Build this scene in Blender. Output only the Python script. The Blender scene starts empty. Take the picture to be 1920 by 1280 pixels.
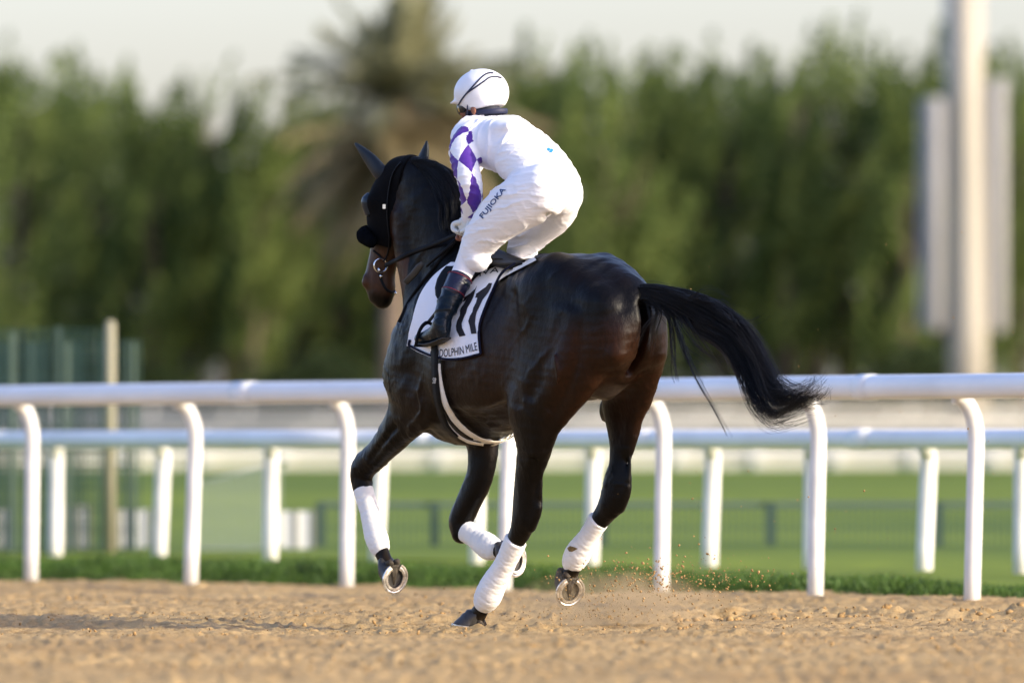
import bpy, bmesh, math, random
import numpy as np
from mathutils import Vector, Matrix
from mathutils.bvhtree import BVHTree
from mathutils import noise as mnoise

# ------------------------------------------------------------ camera, world, sun, exposure
C = bpy.context.scene.collection
scene = bpy.context.scene
D = 50.8            # metres from the lens to the horse
CH = 0.779          # lens height
F = 21333.0         # focal length in pixels of the 1920 px frame (400 mm)
HY = 845.0          # row of the horizon
cam = bpy.data.cameras.new('camera'); camo = bpy.data.objects.new('camera', cam); C.objects.link(camo)
camo.location = (0, -D, CH); camo.rotation_euler = (math.radians(90), 0, 0)
cam.sensor_width = 36; cam.lens = 400; cam.shift_y = (HY - 640) / 1920
cam.clip_start = 1; cam.clip_end = 5000
cam.dof.use_dof = True; cam.dof.focus_distance = D - 0.25; cam.dof.aperture_fstop = 2.8
scene.camera = camo
w = bpy.data.worlds.new('World'); scene.world = w; w.use_nodes = True
nt = w.node_tree; bgn = nt.nodes['Background']
sky = nt.nodes.new('ShaderNodeTexSky'); sky.sky_type = 'NISHITA'; sky.sun_disc = False
SUN_EL = math.radians(21); SUN_AZ = math.radians(62)      # azimuth: turned right from straight behind the lens
sdir = Vector((math.sin(SUN_AZ) * math.cos(SUN_EL), -math.cos(SUN_AZ) * math.cos(SUN_EL), math.sin(SUN_EL)))
sky.sun_elevation = SUN_EL; sky.sun_rotation = math.atan2(sdir.x, sdir.y)
sky.air_density = 1.0; sky.dust_density = 2.05; sky.ozone_density = 1.2; sky.altitude = 0
tnt = nt.nodes.new('ShaderNodeVectorMath'); tnt.operation = 'MULTIPLY'; tnt.inputs[1].default_value = (1.03, 1.0, 1.22)
nt.links.new(sky.outputs[0], tnt.inputs[0]); nt.links.new(tnt.outputs[0], bgn.inputs[0]); bgn.inputs[1].default_value = 0.15
sl = bpy.data.lights.new('sun', 'SUN'); sl.energy = 2.45; sl.angle = math.radians(0.6); sl.color = (1.0, 0.90, 0.66)
so = bpy.data.objects.new('sun', sl); C.objects.link(so); so.location = (20, -20, 20)
so.rotation_euler = sdir.to_track_quat('Z', 'Y').to_euler()
vs = scene.view_settings; vs.view_transform = 'Standard'; vs.look = 'None'; vs.gamma = 1; vs.exposure = 1.05
scene.cycles.use_denoising = True
scene.cycles.max_bounces = 6; scene.cycles.transparent_max_bounces = 8
rng = np.random.default_rng(11)

# ------------------------------------------------------------ helpers
def tag(o, label=None, cat=None, group=None, kind=None):
    if label: o['label'] = label
    if cat: o['category'] = cat
    if group: o['group'] = group
    if kind: o['kind'] = kind
    return o
def worldloc(p):
    l = Vector((0, 0, 0))
    while p is not None: l = l + p.location; p = p.parent
    return l
def mk(name, V, Fc, mat, parent=None, smooth=True, loc=None, attrs=None):
    """one mesh object from world-space vertices; parents are never rotated, so only shift"""
    V = np.asarray(V, dtype=np.float64).reshape(-1, 3)
    off = worldloc(parent); l = Vector(loc) if loc is not None else Vector((0, 0, 0))
    V = V - np.array(off + l)
    me = bpy.data.meshes.new(name); me.from_pydata(V.tolist(), [], [tuple(int(i) for i in f) for f in Fc]) if not isinstance(Fc, np.ndarray) else fastmesh(me, V, Fc)
    me.update()
    if smooth: me.polygons.foreach_set('use_smooth', np.ones(len(me.polygons), dtype=bool))
    if attrs:
        for k, (typ, arr) in attrs.items():
            at = me.attributes.new(k, typ, 'POINT')
            key = {'FLOAT': 'value', 'FLOAT_VECTOR': 'vector', 'FLOAT_COLOR': 'color'}[typ]
            at.data.foreach_set(key, np.asarray(arr, dtype=np.float32).ravel())
    if mat is not None: me.materials.append(mat)
    o = bpy.data.objects.new(name, me); C.objects.link(o); o.location = l
    if parent: o.parent = parent
    return o
def fastmesh(me, V, Fc):
    n, k = Fc.shape
    me.vertices.add(len(V)); me.vertices.foreach_set('co', V.astype(np.float32).ravel())
    me.loops.add(n * k); me.loops.foreach_set('vertex_index', Fc.astype(np.int32).ravel())
    me.polygons.add(n); me.polygons.foreach_set('loop_start', np.arange(0, n * k, k, dtype=np.int32))
    me.polygons.foreach_set('loop_total', np.full(n, k, dtype=np.int32))
    me.update(calc_edges=True)
def empty(name, loc, parent=None):
    o = bpy.data.objects.new(name, None); C.objects.link(o); o.location = loc; o.empty_display_size = .2
    if parent: o.parent = parent
    return o
class MB:
    def __init__(s): s.v = []; s.f = []
    def add(s, v, f):
        n = len(s.v); s.v += [tuple(p) for p in v]; s.f += [tuple(i + n for i in q) for q in f]
    def box(s, c, d, rz=0):
        x, y, z = (k / 2 for k in d); cs, sn = math.cos(rz), math.sin(rz)
        v = []
        for sx, sy, sz in ((-1,-1,-1),(1,-1,-1),(1,1,-1),(-1,1,-1),(-1,-1,1),(1,-1,1),(1,1,1),(-1,1,1)):
            a, b = sx * x, sy * y
            v.append((c[0] + a * cs - b * sn, c[1] + a * sn + b * cs, c[2] + sz * z))
        s.add(v, [(0,3,2,1),(4,5,6,7),(0,1,5,4),(1,2,6,5),(2,3,7,6),(3,0,4,7)])
    def tube(s, pts, r, n=10, flat=1.0, up=None, cap=True):
        pts = [Vector(p) for p in pts]; rr = r if hasattr(r, '__len__') else [r] * len(pts)
        u = None; v = []
        for i, p in enumerate(pts):
            t = (pts[min(i + 1, len(pts) - 1)] - pts[max(i - 1, 0)]).normalized()
            if u is None:
                u = Vector(up) if up is not None else (Vector((0, 0, 1)) if abs(t.z) < .9 else Vector((1, 0, 0)))
            elif up is not None: u = Vector(up)
            u = (u - t * u.dot(t)).normalized(); w_ = t.cross(u)
            for k in range(n):
                a = 2 * math.pi * k / n
                v.append(p + u * math.cos(a) * rr[i] + w_ * math.sin(a) * rr[i] * flat)
        f = [(i * n + k, i * n + (k + 1) % n, (i + 1) * n + (k + 1) % n, (i + 1) * n + k) for i in range(len(pts) - 1) for k in range(n)]
        if cap:
            f.append(tuple(range(n))[::-1]); f.append(tuple((len(pts) - 1) * n + k for k in range(n)))
        s.add(v, f)
    def build(s, name, mat, parent=None, smooth=True, loc=None): return mk(name, s.v, s.f, mat, parent, smooth, loc)

def mat(name, col=(.5, .5, .5), rough=.6, metal=0, spec=.5, bump=None, noise=None, sheen=0, coat=0, attr=None, attr_tex=None):
    m = bpy.data.materials.new(name); m.use_nodes = True; N = m.node_tree; b = N.nodes['Principled BSDF']
    b.inputs['Base Color'].default_value = (*col, 1); b.inputs['Roughness'].default_value = rough
    b.inputs['Metallic'].default_value = metal; b.inputs['Specular IOR Level'].default_value = spec
    b.inputs['Sheen Weight'].default_value = sheen; b.inputs['Coat Weight'].default_value = coat
    tc = N.nodes.new('ShaderNodeTexCoord'); src = None
    if attr:
        a = N.nodes.new('ShaderNodeAttribute'); a.attribute_name = attr; src = a.outputs['Color']
        N.links.new(src, b.inputs['Base Color'])
    if noise:   # (scale xyz, amount, detail)
        mp = N.nodes.new('ShaderNodeMapping'); mp.inputs['Scale'].default_value = noise[0]
        N.links.new(tc.outputs['Object'], mp.inputs[0])
        nn = N.nodes.new('ShaderNodeTexNoise'); nn.inputs['Scale'].default_value = 1; nn.inputs['Detail'].default_value = noise[2]
        N.links.new(mp.outputs[0], nn.inputs[0])
        mr = N.nodes.new('ShaderNodeMapRange'); mr.inputs[1].default_value = .3; mr.inputs[2].default_value = .7
        mr.inputs[3].default_value = 1 - noise[1]; mr.inputs[4].default_value = 1 + noise[1]
        N.links.new(nn.outputs[0], mr.inputs[0])
        vm = N.nodes.new('ShaderNodeVectorMath'); vm.operation = 'SCALE'
        if src: N.links.new(src, vm.inputs[0])
        else: vm.inputs[0].default_value = col
        N.links.new(mr.outputs[0], vm.inputs['Scale']); N.links.new(vm.outputs[0], b.inputs['Base Color'])
    if bump:    # list of (scale xyz, strength distance)
        prev = None
        for sc, dist in bump:
            mp = N.nodes.new('ShaderNodeMapping'); mp.inputs['Scale'].default_value = sc
            N.links.new(tc.outputs['Object'], mp.inputs[0])
            nn = N.nodes.new('ShaderNodeTexNoise'); nn.inputs['Scale'].default_value = 1; nn.inputs['Detail'].default_value = 4
            N.links.new(mp.outputs[0], nn.inputs[0])
            bp = N.nodes.new('ShaderNodeBump'); bp.inputs['Strength'].default_value = 1; bp.inputs['Distance'].default_value = dist
            N.links.new(nn.outputs[0], bp.inputs['Height'])
            if prev: N.links.new(prev.outputs[0], bp.inputs['Normal'])
            prev = bp
        N.links.new(prev.outputs[0], b.inputs['Normal'])
    return m

# ------------------------------------------------------------ the horse's own frame: a forward, b to its right, z up
CA, SA = math.cos(math.radians(52)), math.sin(math.radians(52))
def H(px, py, b):
    k = (px - 960) / F
    a = (SA * b - k * CA * b - k * D) / (CA + k * SA)
    Y = SA * a + CA * b
    return np.array((a, b, CH + (HY - py) / F * (D + Y)))
def toW(P):
    P = np.asarray(P, dtype=np.float64).reshape(-1, 3)
    return np.stack((-CA * P[:, 0] + SA * P[:, 1], SA * P[:, 0] + CA * P[:, 1], P[:, 2]), 1)
def dirW(d): return Vector(toW(d)[0])
def WP(px, py, Y):
    return Vector(((px - 960) / F * (D + Y), Y, CH + (HY - py) / F * (D + Y)))
def HW(px, py, b): return Vector(toW(H(px, py, b))[0])

# ------------------------------------------------------------ implicit surfaces: chains of elliptical links, blended, then meshed
def crom(P, sub):
    P = np.asarray(P, dtype=np.float64); n = len(P)
    if n == 2: sub = max(sub, 2); return np.array([P[0] + (P[1] - P[0]) * t for t in np.linspace(0, 1, sub + 1)])
    E = np.vstack((2 * P[0] - P[1], P, 2 * P[-1] - P[-2])); out = []
    for i in range(1, n):
        p0, p1, p2, p3 = E[i - 1], E[i], E[i + 1], E[i + 2]
        for j in range(sub):
            t = j / sub
            out.append(.5 * (2 * p1 + (p2 - p0) * t + (2 * p0 - 5 * p1 + 4 * p2 - p3) * t * t + (3 * p1 - p0 - 3 * p2 + p3) * t ** 3))
    out.append(P[-1]); return np.array(out)
class Field:
    def __init__(s, lo, hi, h):
        s.lo = np.array(lo, dtype=np.float64); s.h = h
        s.n = np.ceil((np.array(hi) - s.lo) / h).astype(int) + 1
        s.v = np.full(s.n, .5, dtype=np.float32)
        s.ax = [s.lo[i] + h * np.arange(s.n[i]) for i in range(3)]
    def _rng(s, lo, hi):
        i0 = np.clip(np.floor((lo - s.lo) / s.h).astype(int), 0, s.n - 1); i1 = np.clip(np.ceil((hi - s.lo) / s.h).astype(int) + 1, 1, s.n)
        return i0, i1
    def chain(s, pts, k=.03, side=(0, 1, 0), sub=3, op='add', cap=None, grow=0):
        """pts: rows (x, y, z, ru, rv); ru lies along `side`"""
        P = crom(np.array([list(p) for p in pts], dtype=np.float64), sub)
        R = np.maximum(P[:, 3:5] + grow, .002); P = P[:, :3]
        pad = k + 3 * s.h + .02; rm = R.max(1)
        lo = (P - rm[:, None]).min(0) - pad; hi = (P + rm[:, None]).max(0) + pad
        i0, i1 = s._rng(lo, hi)
        if np.any(i1 <= i0): return
        T = np.full(i1 - i0, .5, dtype=np.float32)
        for j in range(len(P) - 1):
            A, B = P[j], P[j + 1]; L = np.linalg.norm(B - A)
            if L < 1e-6: continue
            w_ = (B - A) / L; u = np.array(side, dtype=np.float64); u = u - w_ * u.dot(w_)
            if np.linalg.norm(u) < 1e-3: u = np.array((1, 0, 0)) - w_ * w_[0]
            u /= np.linalg.norm(u); v = np.cross(w_, u)
            m = max(rm[j], rm[j + 1]); a0, a1 = s._rng(np.minimum(A, B) - m - pad, np.maximum(A, B) + m + pad)
            a0 = np.maximum(a0, i0); a1 = np.minimum(a1, i1)
            if np.any(a1 <= a0): continue
            X = (s.ax[0][a0[0]:a1[0]] - A[0]).astype(np.float32)[:, None, None]
            Y = (s.ax[1][a0[1]:a1[1]] - A[1]).astype(np.float32)[None, :, None]
            Z = (s.ax[2][a0[2]:a1[2]] - A[2]).astype(np.float32)[None, None, :]
            dw = X * w_[0] + Y * w_[1] + Z * w_[2]; t = np.clip(dw / L, 0, 1); dw = dw - t * L
            if cap is not None:
                inner0, inner1 = j > 0, j < len(P) - 2
                rc = np.where(((t <= 0) & (not inner0)) | ((t >= 1) & (not inner1)), np.float32(cap), np.float32(min(R[j])))
            du = X * u[0] + Y * u[1] + Z * u[2]; dv = X * v[0] + Y * v[1] + Z * v[2]
            ru = R[j, 0] + (R[j + 1, 0] - R[j, 0]) * t; rv = R[j, 1] + (R[j + 1, 1] - R[j, 1]) * t
            if cap is None: rc = np.minimum(ru, rv)
            k0 = np.sqrt((du / ru) ** 2 + (dv / rv) ** 2 + (dw / rc) ** 2) + 1e-5
            k1 = np.sqrt((du / ru ** 2) ** 2 + (dv / rv ** 2) ** 2 + (dw / rc ** 2) ** 2) + 1e-5 / min(R[j].min(), .1)
            d = (k0 * (k0 - 1) / k1).astype(np.float32)
            sl_ = tuple(slice(a0[i] - i0[i], a1[i] - i0[i]) for i in range(3))
            T[sl_] = np.minimum(T[sl_], d)
        sl_ = tuple(slice(i0[i], i1[i]) for i in range(3)); V = s.v[sl_]
        if op == 'add':
            hh = np.maximum(k - np.abs(V - T), 0) / max(k, 1e-6); s.v[sl_] = np.minimum(V, T) - hh * hh * k * .25
        elif op == 'cut':
            T = -T; hh = np.maximum(k - np.abs(V - T), 0) / max(k, 1e-6); s.v[sl_] = np.maximum(V, T) + hh * hh * k * .25
        elif op == 'dent':     # press a shallow groove of the given depth
            s.v[sl_] = V + np.clip(-T, 0, 1) * .35 + np.clip(.012 - np.abs(T), 0, .012) * 0
    def ball(s, c, r, k=.03, rot=None):
        r = r if hasattr(r, '__len__') else (r, r, r)
        M = np.eye(3) if rot is None else np.array(rot)
        pad = k + 3 * s.h + .02; m = max(r); i0, i1 = s._rng(np.array(c) - m - pad, np.array(c) + m + pad)
        X = (s.ax[0][i0[0]:i1[0]] - c[0])[:, None, None]; Y = (s.ax[1][i0[1]:i1[1]] - c[1])[None, :, None]; Z = (s.ax[2][i0[2]:i1[2]] - c[2])[None, None, :]
        q = [X * M[0][i] + Y * M[1][i] + Z * M[2][i] for i in range(3)]
        k0 = np.sqrt(sum((q[i] / r[i]) ** 2 for i in range(3))) + 1e-5; k1 = np.sqrt(sum((q[i] / r[i] ** 2) ** 2 for i in range(3))) + 1e-4
        T = (k0 * (k0 - 1) / k1).astype(np.float32); sl_ = tuple(slice(i0[i], i1[i]) for i in range(3)); V = s.v[sl_]
        hh = np.maximum(k - np.abs(V - T), 0) / k; s.v[sl_] = np.minimum(V, T) - hh * hh * k * .25
    def half(s, p, n):       # keep the side the normal n points away from
        n = np.array(n, dtype=np.float64); n /= np.linalg.norm(n)
        T = (s.ax[0] - p[0])[:, None, None] * n[0] + (s.ax[1] - p[1])[None, :, None] * n[1] + (s.ax[2] - p[2])[None, None, :] * n[2]
        s.v = np.maximum(s.v, T.astype(np.float32))
    def mesh(s, smooth=2):
        V = s.v; h = s.h; S = V < 0; nx, ny, nz = V.shape
        cnt = np.zeros((nx - 1, ny - 1, nz - 1), dtype=np.int8)
        for dx in (0, 1):
            for dy in (0, 1):
                for dz in (0, 1): cnt += S[dx:nx - 1 + dx, dy:ny - 1 + dy, dz:nz - 1 + dz]
        act = (cnt > 0) & (cnt < 8); I = np.argwhere(act); idx = np.full(act.shape, -1, dtype=np.int64); idx[act] = np.arange(len(I))
        acc = np.zeros((len(I), 3)); num = np.zeros(len(I))
        crn = [(0,0,0),(1,0,0),(0,1,0),(1,1,0),(0,0,1),(1,0,1),(0,1,1),(1,1,1)]
        val = [V[I[:, 0] + c[0], I[:, 1] + c[1], I[:, 2] + c[2]] for c in crn]
        for i, j in ((0,1),(2,3),(4,5),(6,7),(0,2),(1,3),(4,6),(5,7),(0,4),(1,5),(2,6),(3,7)):
            a, b = val[i], val[j]; m = (a < 0) != (b < 0); t = np.where(m, a / np.where(m, a - b, 1), 0)
            ci, cj = np.array(crn[i]), np.array(crn[j])
            acc += np.where(m[:, None], ci + (cj - ci) * t[:, None], 0); num += m
        P = I + acc / num[:, None]; Fs = []
        for ax in range(3):
            o1, o2 = [(1, 2), (2, 0), (0, 1)][ax]
            sh = [slice(None)] * 3; sh2 = [slice(None)] * 3; sh[ax] = slice(0, -1); sh2[ax] = slice(1, None)
            a = S[tuple(sh)]; b = S[tuple(sh2)]
            for flip, m in ((0, a & ~b), (1, ~a & b)):
                E = np.argwhere(m); E = E[(E[:, o1] > 0) & (E[:, o2] > 0) & (E[:, o1] < V.shape[o1] - 1) & (E[:, o2] < V.shape[o2] - 1)]
                if not len(E): continue
                q = []
                for s1, s2 in ((0, 0), (1, 0), (1, 1), (0, 1)):
                    e = E.copy(); e[:, o1] -= s1; e[:, o2] -= s2; q.append(idx[e[:, 0], e[:, 1], e[:, 2]])
                q = np.stack(q, 1)
                if flip: q = q[:, ::-1]
                Fs.append(q)
        Fq = np.vstack(Fs); P = s.lo + h * P
        for _ in range(smooth):
            A = np.zeros_like(P); c = np.zeros(len(P))
            for i in range(4):
                a, b = Fq[:, i], Fq[:, (i + 1) % 4]
                for d in range(3): A[:, d] += np.bincount(a, P[b, d], len(P)) + np.bincount(b, P[a, d], len(P))
                c += np.bincount(a, minlength=len(P)) + np.bincount(b, minlength=len(P))
            P = P * .5 + .5 * A / c[:, None]
        return P, Fq
# faces must wind the other way in the mirrored (a, b, z) frame
def mkf(name, field, mt, parent=None, smooth=2, attrs=None, disp=None):
    P, Fq = field.mesh(smooth)
    if disp is not None: P = disp(P, Fq)
    at = attrs(P) if attrs else None
    return mk(name, toW(P), Fq[:, ::-1] if FLIP else Fq, mt, parent, attrs=at), P
FLIP = True
# ------------------------------------------------------------ HORSE
def hc(px, py, b, ru, rv): return (*H(px, py, b), ru, rv)
HS = .0072
LH = [hc(1075,600,-.12,.125,.21), hc(1025,690,-.165,.105,.20), hc(1000,770,-.185,.082,.145), hc(1000,835,-.17,.062,.098), hc(991,890,-.15,.050,.076), hc(988,935,-.135,.048,.076), hc(982,975,-.13,.045,.068), hc(970,1010,-.125,.036,.044)]
LHc = [hc(970,1005,-.125,.036,.042), hc(945,1060,-.12,.031,.036), hc(930,1090,-.12,.034,.041), hc(921,1112,-.12,.037,.046), hc(908,1133,-.12,.030,.036), hc(897,1150,-.12,.036,.04)]
RH = [hc(1180,610,.12,.10,.17), hc(1172,690,.15,.09,.155), hc(1170,760,.18,.075,.125), hc(1168,815,.17,.055,.082), hc(1162,865,.155,.043,.058), hc(1157,905,.145,.046,.076), hc(1148,940,.14,.044,.070), hc(1128,970,.135,.035,.044)]
RHc = [hc(1128,970,.135,.035,.043), hc(1103,1010,.13,.030,.036), hc(1086,1038,.13,.036,.044), hc(1076,1060,.13,.033,.038), hc(1066,1082,.13,.036,.04)]
LF = [hc(775,690,-.16,.085,.15), hc(775,750,-.165,.075,.135), hc(745,805,-.155,.06,.098), hc(712,845,-.14,.049,.068), hc(680,880,-.13,.049,.064), hc(679,912,-.13,.041,.05)]
LFc = [hc(680,910,-.13,.035,.042), hc(694,960,-.13,.030,.036), hc(703,1000,-.13,.033,.041), hc(711,1022,-.13,.034,.042), hc(720,1045,-.13,.029,.034), hc(728,1064,-.13,.032,.035)]
RF = [hc(890,770,.15,.08,.13), hc(905,830,.145,.064,.095), hc(900,890,.135,.052,.076), hc(879,940,.125,.050,.064), hc(864,975,.12,.052,.060), hc(866,1000,.12,.045,.05)]
RFc = [hc(868,990,.12,.035,.042), hc(893,1010,.12,.030,.036), hc(914,1022,.12,.034,.043), hc(930,1030,.12,.030,.034), hc(945,1034,.12,.032,.034)]
hd = np.array((.97, -.25, 0)); hdn = hd / np.linalg.norm(hd)
hax = hdn * .20 + np.array((0, 0, -.98)); hax /= np.linalg.norm(hax)
hfn = hdn - hax * hdn.dot(hax); hfn /= np.linalg.norm(hfn); hsd = np.cross(hax, hfn); hsd *= np.sign(hsd[1])
hp0 = H(751, 328, -.05); HL = .545
def hd_pt(t, f=0, s=0): return hp0 + hax * HL * t + hfn * f + hsd * s
HEADST = [(-.02,-.005,.062,.075),(.1,.0,.082,.105),(.24,.012,.098,.122),(.38,.004,.085,.125),(.52,.006,.066,.105),(.66,.016,.054,.078),(.80,.024,.052,.074),(.92,.016,.058,.074),(1.0,.002,.053,.066),(1.05,-.012,.040,.046)]
def head_into(f, grow=0, k=.03):
    f.chain([(*hd_pt(t, o), ru, rv) for t, o, ru, rv in HEADST], k, side=hsd, grow=grow)
    for s in (-1, 1):
        f.chain([(*hd_pt(.22, -.05, s * .06), .03, .07), (*hd_pt(.36, -.062, s * .055), .032, .082), (*hd_pt(.46, -.05, s * .045), .026, .05)], .02, side=hsd, grow=grow)
        f.ball(hd_pt(.25, .062, s * .072), (.028 + grow,) * 3, .035)         # brow over the eye
def horse_field():
    f = Field((-1.32, -.42, -.02), (1.22, .40, 2.22), HS)
    f.chain([(-.90,0,1.33,.07,.14),(-.80,0,1.33,.155,.235),(-.62,0,1.325,.215,.315),(-.40,0,1.32,.245,.332),(-.15,0,1.265,.262,.325),(.10,0,1.215,.285,.362),(.30,0,1.20,.27,.40),(.45,0,1.20,.235,.37),(.58,0,1.21,.18,.27),(.68,0,1.20,.10,.15)], .05)
    for s in (-1, 1):
        f.chain([(-.28, s*.13, 1.50,.10,.10),(-.48,s*.125,1.505,.12,.155),(-.68,s*.11,1.43,.10,.14),(-.80,s*.095,1.32,.08,.13),(-.83,s*.105,1.20,.07,.11)], .045)
        f.ball((-.42, s*.215, 1.42), (.10,.05,.12), .07)                     # point of the hip
        f.chain([(.18,s*.08,1.54,.05,.10),(.32,s*.155,1.42,.07,.15),(.50,s*.175,1.22,.085,.145),(.60,s*.16,1.10,.08,.11)], .05)
        f.chain([(.60,s*.15,1.10,.065,.10),(.46,s*.185,1.05,.07,.10),(.34,s*.17,.98,.06,.10)], .04)
        f.chain([(.70,s*.07,1.20,.06,.08),(.66,s*.08,1.06,.06,.09)], .04)
        f.chain([(.20,s*.22,1.15,.04,.12),(-.05,s*.235,1.10,.04,.13),(-.25,s*.21,1.12,.04,.10)], .09)
    f.chain([(.02,0,1.55,.06,.08),(.18,0,1.585,.045,.08),(.32,0,1.585,.05,.12)], .08)
    f.chain([(.16,0,1.40,.13,.24),(.34,0,1.42,.15,.29),(.465,-.01,1.55,.115,.235),(.545,-.025,1.68,.098,.195),(.60,-.04,1.81,.085,.165),(.635,-.05,1.92,.078,.135),(.665,-.055,1.99,.07,.11),(*hd_pt(.06,-.01),.06,.08)], .05)
    f.chain([(.30,0,1.66,.035,.06),(.42,.0,1.80,.035,.07),(.49,-.01,1.92,.035,.07),(.56,-.03,2.01,.035,.06),(.63,-.045,2.04,.03,.04)], .06)   # crest
    f.chain([(.55,-.09,1.45,.03,.05),(.65,-.11,1.65,.028,.05),(.68,-.11,1.84,.03,.05)], .04)        # throat muscle
    f.chain([(.55,.07,1.45,.03,.05),(.65,.05,1.65,.028,.05),(.68,.03,1.84,.03,.05)], .04)
    head_into(f)
    f.chain([hc(772,470,-.06,.04,.05), hc(780,530,-.08,.05,.075), hc(788,590,-.09,.06,.085)], .05)
    # cheek, muzzle, lips
    f.chain([(*hd_pt(.93,-.03,.0),.036,.03),(*hd_pt(1.04,-.028,0),.03,.024)], .012, side=hsd)      # lower lip and chin
    for s in (-1, 1):
        f.ball(hd_pt(.92, .066, s*.038), (.024,.022,.032), .014)
        f.chain([(*hd_pt(.90, .088, s*.052), .009, .009), (*hd_pt(.935, .078, s*.064), .008, .008), (*hd_pt(.95, .060, s*.066), .005, .005)], .008, op='cut')
        f.chain([(*hd_pt(.86, -.030, s*.062), .004, .004), (*hd_pt(.93, -.008, s*.068), .004, .004), (*hd_pt(1.0, .01, s*.066), .004, .004)], .010, op='cut')
    for ch, k in ((LH, .05), (RH, .05), (LF, .045), (RF, .045)): f.chain(ch, k)
    for ch in (LHc, RHc, LFc, RFc): f.chain(ch, .015)
    # joints: point of hock, knees, sesamoids; muscles of thigh and forearm
    for px, py, b in ((1008,955,-.132), (1175,918,.145)):
        f.chain([hc(px-6,py-55,b,.014,.016), hc(px,py-4,b,.020,.026), hc(px-12,py+34,b,.018,.02)], .022)
    f.ball(H(978,762,-.215), (.05,.035,.06), .05); f.ball(H(1140,768,.20), (.05,.035,.06), .05)
    f.chain([hc(1122,570,-.12,.085,.13), hc(1113,640,-.125,.085,.125), hc(1092,700,-.14,.070,.105), hc(1058,755,-.155,.052,.078), hc(1028,808,-.16,.036,.052), hc(1008,865,-.15,.026,.036)], .035)
    f.chain([hc(1070,590,-.20,.035,.08), hc(1048,690,-.225,.035,.075), hc(1022,760,-.205,.028,.055), hc(1008,830,-.18,.016,.03)], .035)
    f.chain([hc(1010,600,-.19,.04,.11), hc(988,690,-.215,.035,.09), hc(980,755,-.205,.03,.06)], .04)
    f.chain([hc(986,800,-.205,.018,.04), hc(985,860,-.185,.014,.03), hc(985,905,-.165,.01,.02)], .015)
    f.chain([hc(1212,590,.12,.07,.11), hc(1213,660,.135,.065,.105), hc(1202,730,.15,.05,.08), hc(1188,785,.155,.035,.052), hc(1178,845,.15,.022,.032)], .035)
    f.chain([hc(805,700,-.20,.03,.07), hc(800,765,-.20,.032,.075), hc(765,805,-.175,.028,.05)], .02)
    f.chain([hc(762,760,-.195,.025,.06), hc(735,815,-.18,.02,.045), hc(705,850,-.16,.012,.02)], .015)
    f.ball(H(676,880,-.135), (.03,.036,.036), .02); f.ball(H(862,976,.12), (.03,.036,.036), .02)
    f.ball(H(1138,726,.0), (.05,.04,.05), .05)      # sheath between the thighs
    # veins and tendons just under the skin
    for pts in ([(1035,650,-.27),(1045,700,-.26),(1040,745,-.25),(1020,790,-.21)], [(800,690,-.26),(785,730,-.25),(790,770,-.24),(770,800,-.21)], [(765,775,-.22),(742,800,-.20),(725,822,-.18),(700,850,-.16)]):
        c = [np.array(H(*p)) for p in pts]; f.chain([(*q, .0075, .0075) for q in c], .012)
    f.chain([hc(1012,845,-.150,.009,.012), hc(1014,890,-.142,.009,.011), hc(1012,930,-.135,.012,.014)], .010)       # the Achilles tendon stands clear of the shank
    f.chain([hc(1178,838,.150,.009,.012), hc(1181,870,.146,.009,.011), hc(1178,900,.143,.012,.014)], .010)
    f.chain([hc(1003,860,-.195,.008,.010), hc(1004,900,-.18,.008,.010), hc(1001,935,-.17,.006,.010)], .022, op='cut')
    f.chain([hc(742,800,-.215,.010,.008), hc(716,832,-.20,.009,.008), hc(694,862,-.185,.007,.008)], .022, op='cut')
    f.chain([hc(955,640,-.325,.02,.014), hc(950,700,-.33,.02,.014), hc(958,755,-.31,.02,.012)], .04, op='cut')
    f.chain([hc(1130,560,-.20,.012,.010), hc(1150,610,-.20,.012,.010), hc(1145,665,-.215,.012,.010), hc(1115,720,-.22,.012,.010)], .035, op='cut')
    # grooves pressed between muscles
    f.chain([(-.33,-.28,1.46,.03,.03),(-.35,-.30,1.28,.03,.035),(-.33,-.305,1.10,.03,.035)], .045, op='cut')
    f.chain([(-.93,0,1.42,.016,.035),(-.92,0,1.28,.02,.05),(-.87,0,1.12,.02,.06)], .04, op='cut')
    f.chain([hc(1100,560,-.245,.02,.012), hc(1088,640,-.265,.02,.012), hc(1062,710,-.262,.02,.012), hc(1030,770,-.245,.02,.012)], .05, op='cut')
    f.chain([hc(1040,600,-.285,.02,.012), hc(1010,690,-.30,.02,.012), hc(985,740,-.29,.02,.012)], .05, op='cut')
    f.chain([(.40,-.30,1.30,.02,.012),(.33,-.305,1.12,.02,.012),(.28,-.29,1.0,.02,.012)], .035, op='cut')
    return f
def dsm(x, a, b):
    t = np.clip((x - a) / (b - a), 0, 1); return t * t * (3 - 2 * t)
def vnoise(P, sc, seed=0):
    r = np.random.default_rng(seed); o = np.zeros(len(P))
    for i in range(7):
        k = r.normal(size=3) * sc * (1 + .5 * i); o += np.sin(P @ k + r.uniform(0, 6.28)) / (1 + .35 * i)
    return o / 3
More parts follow.
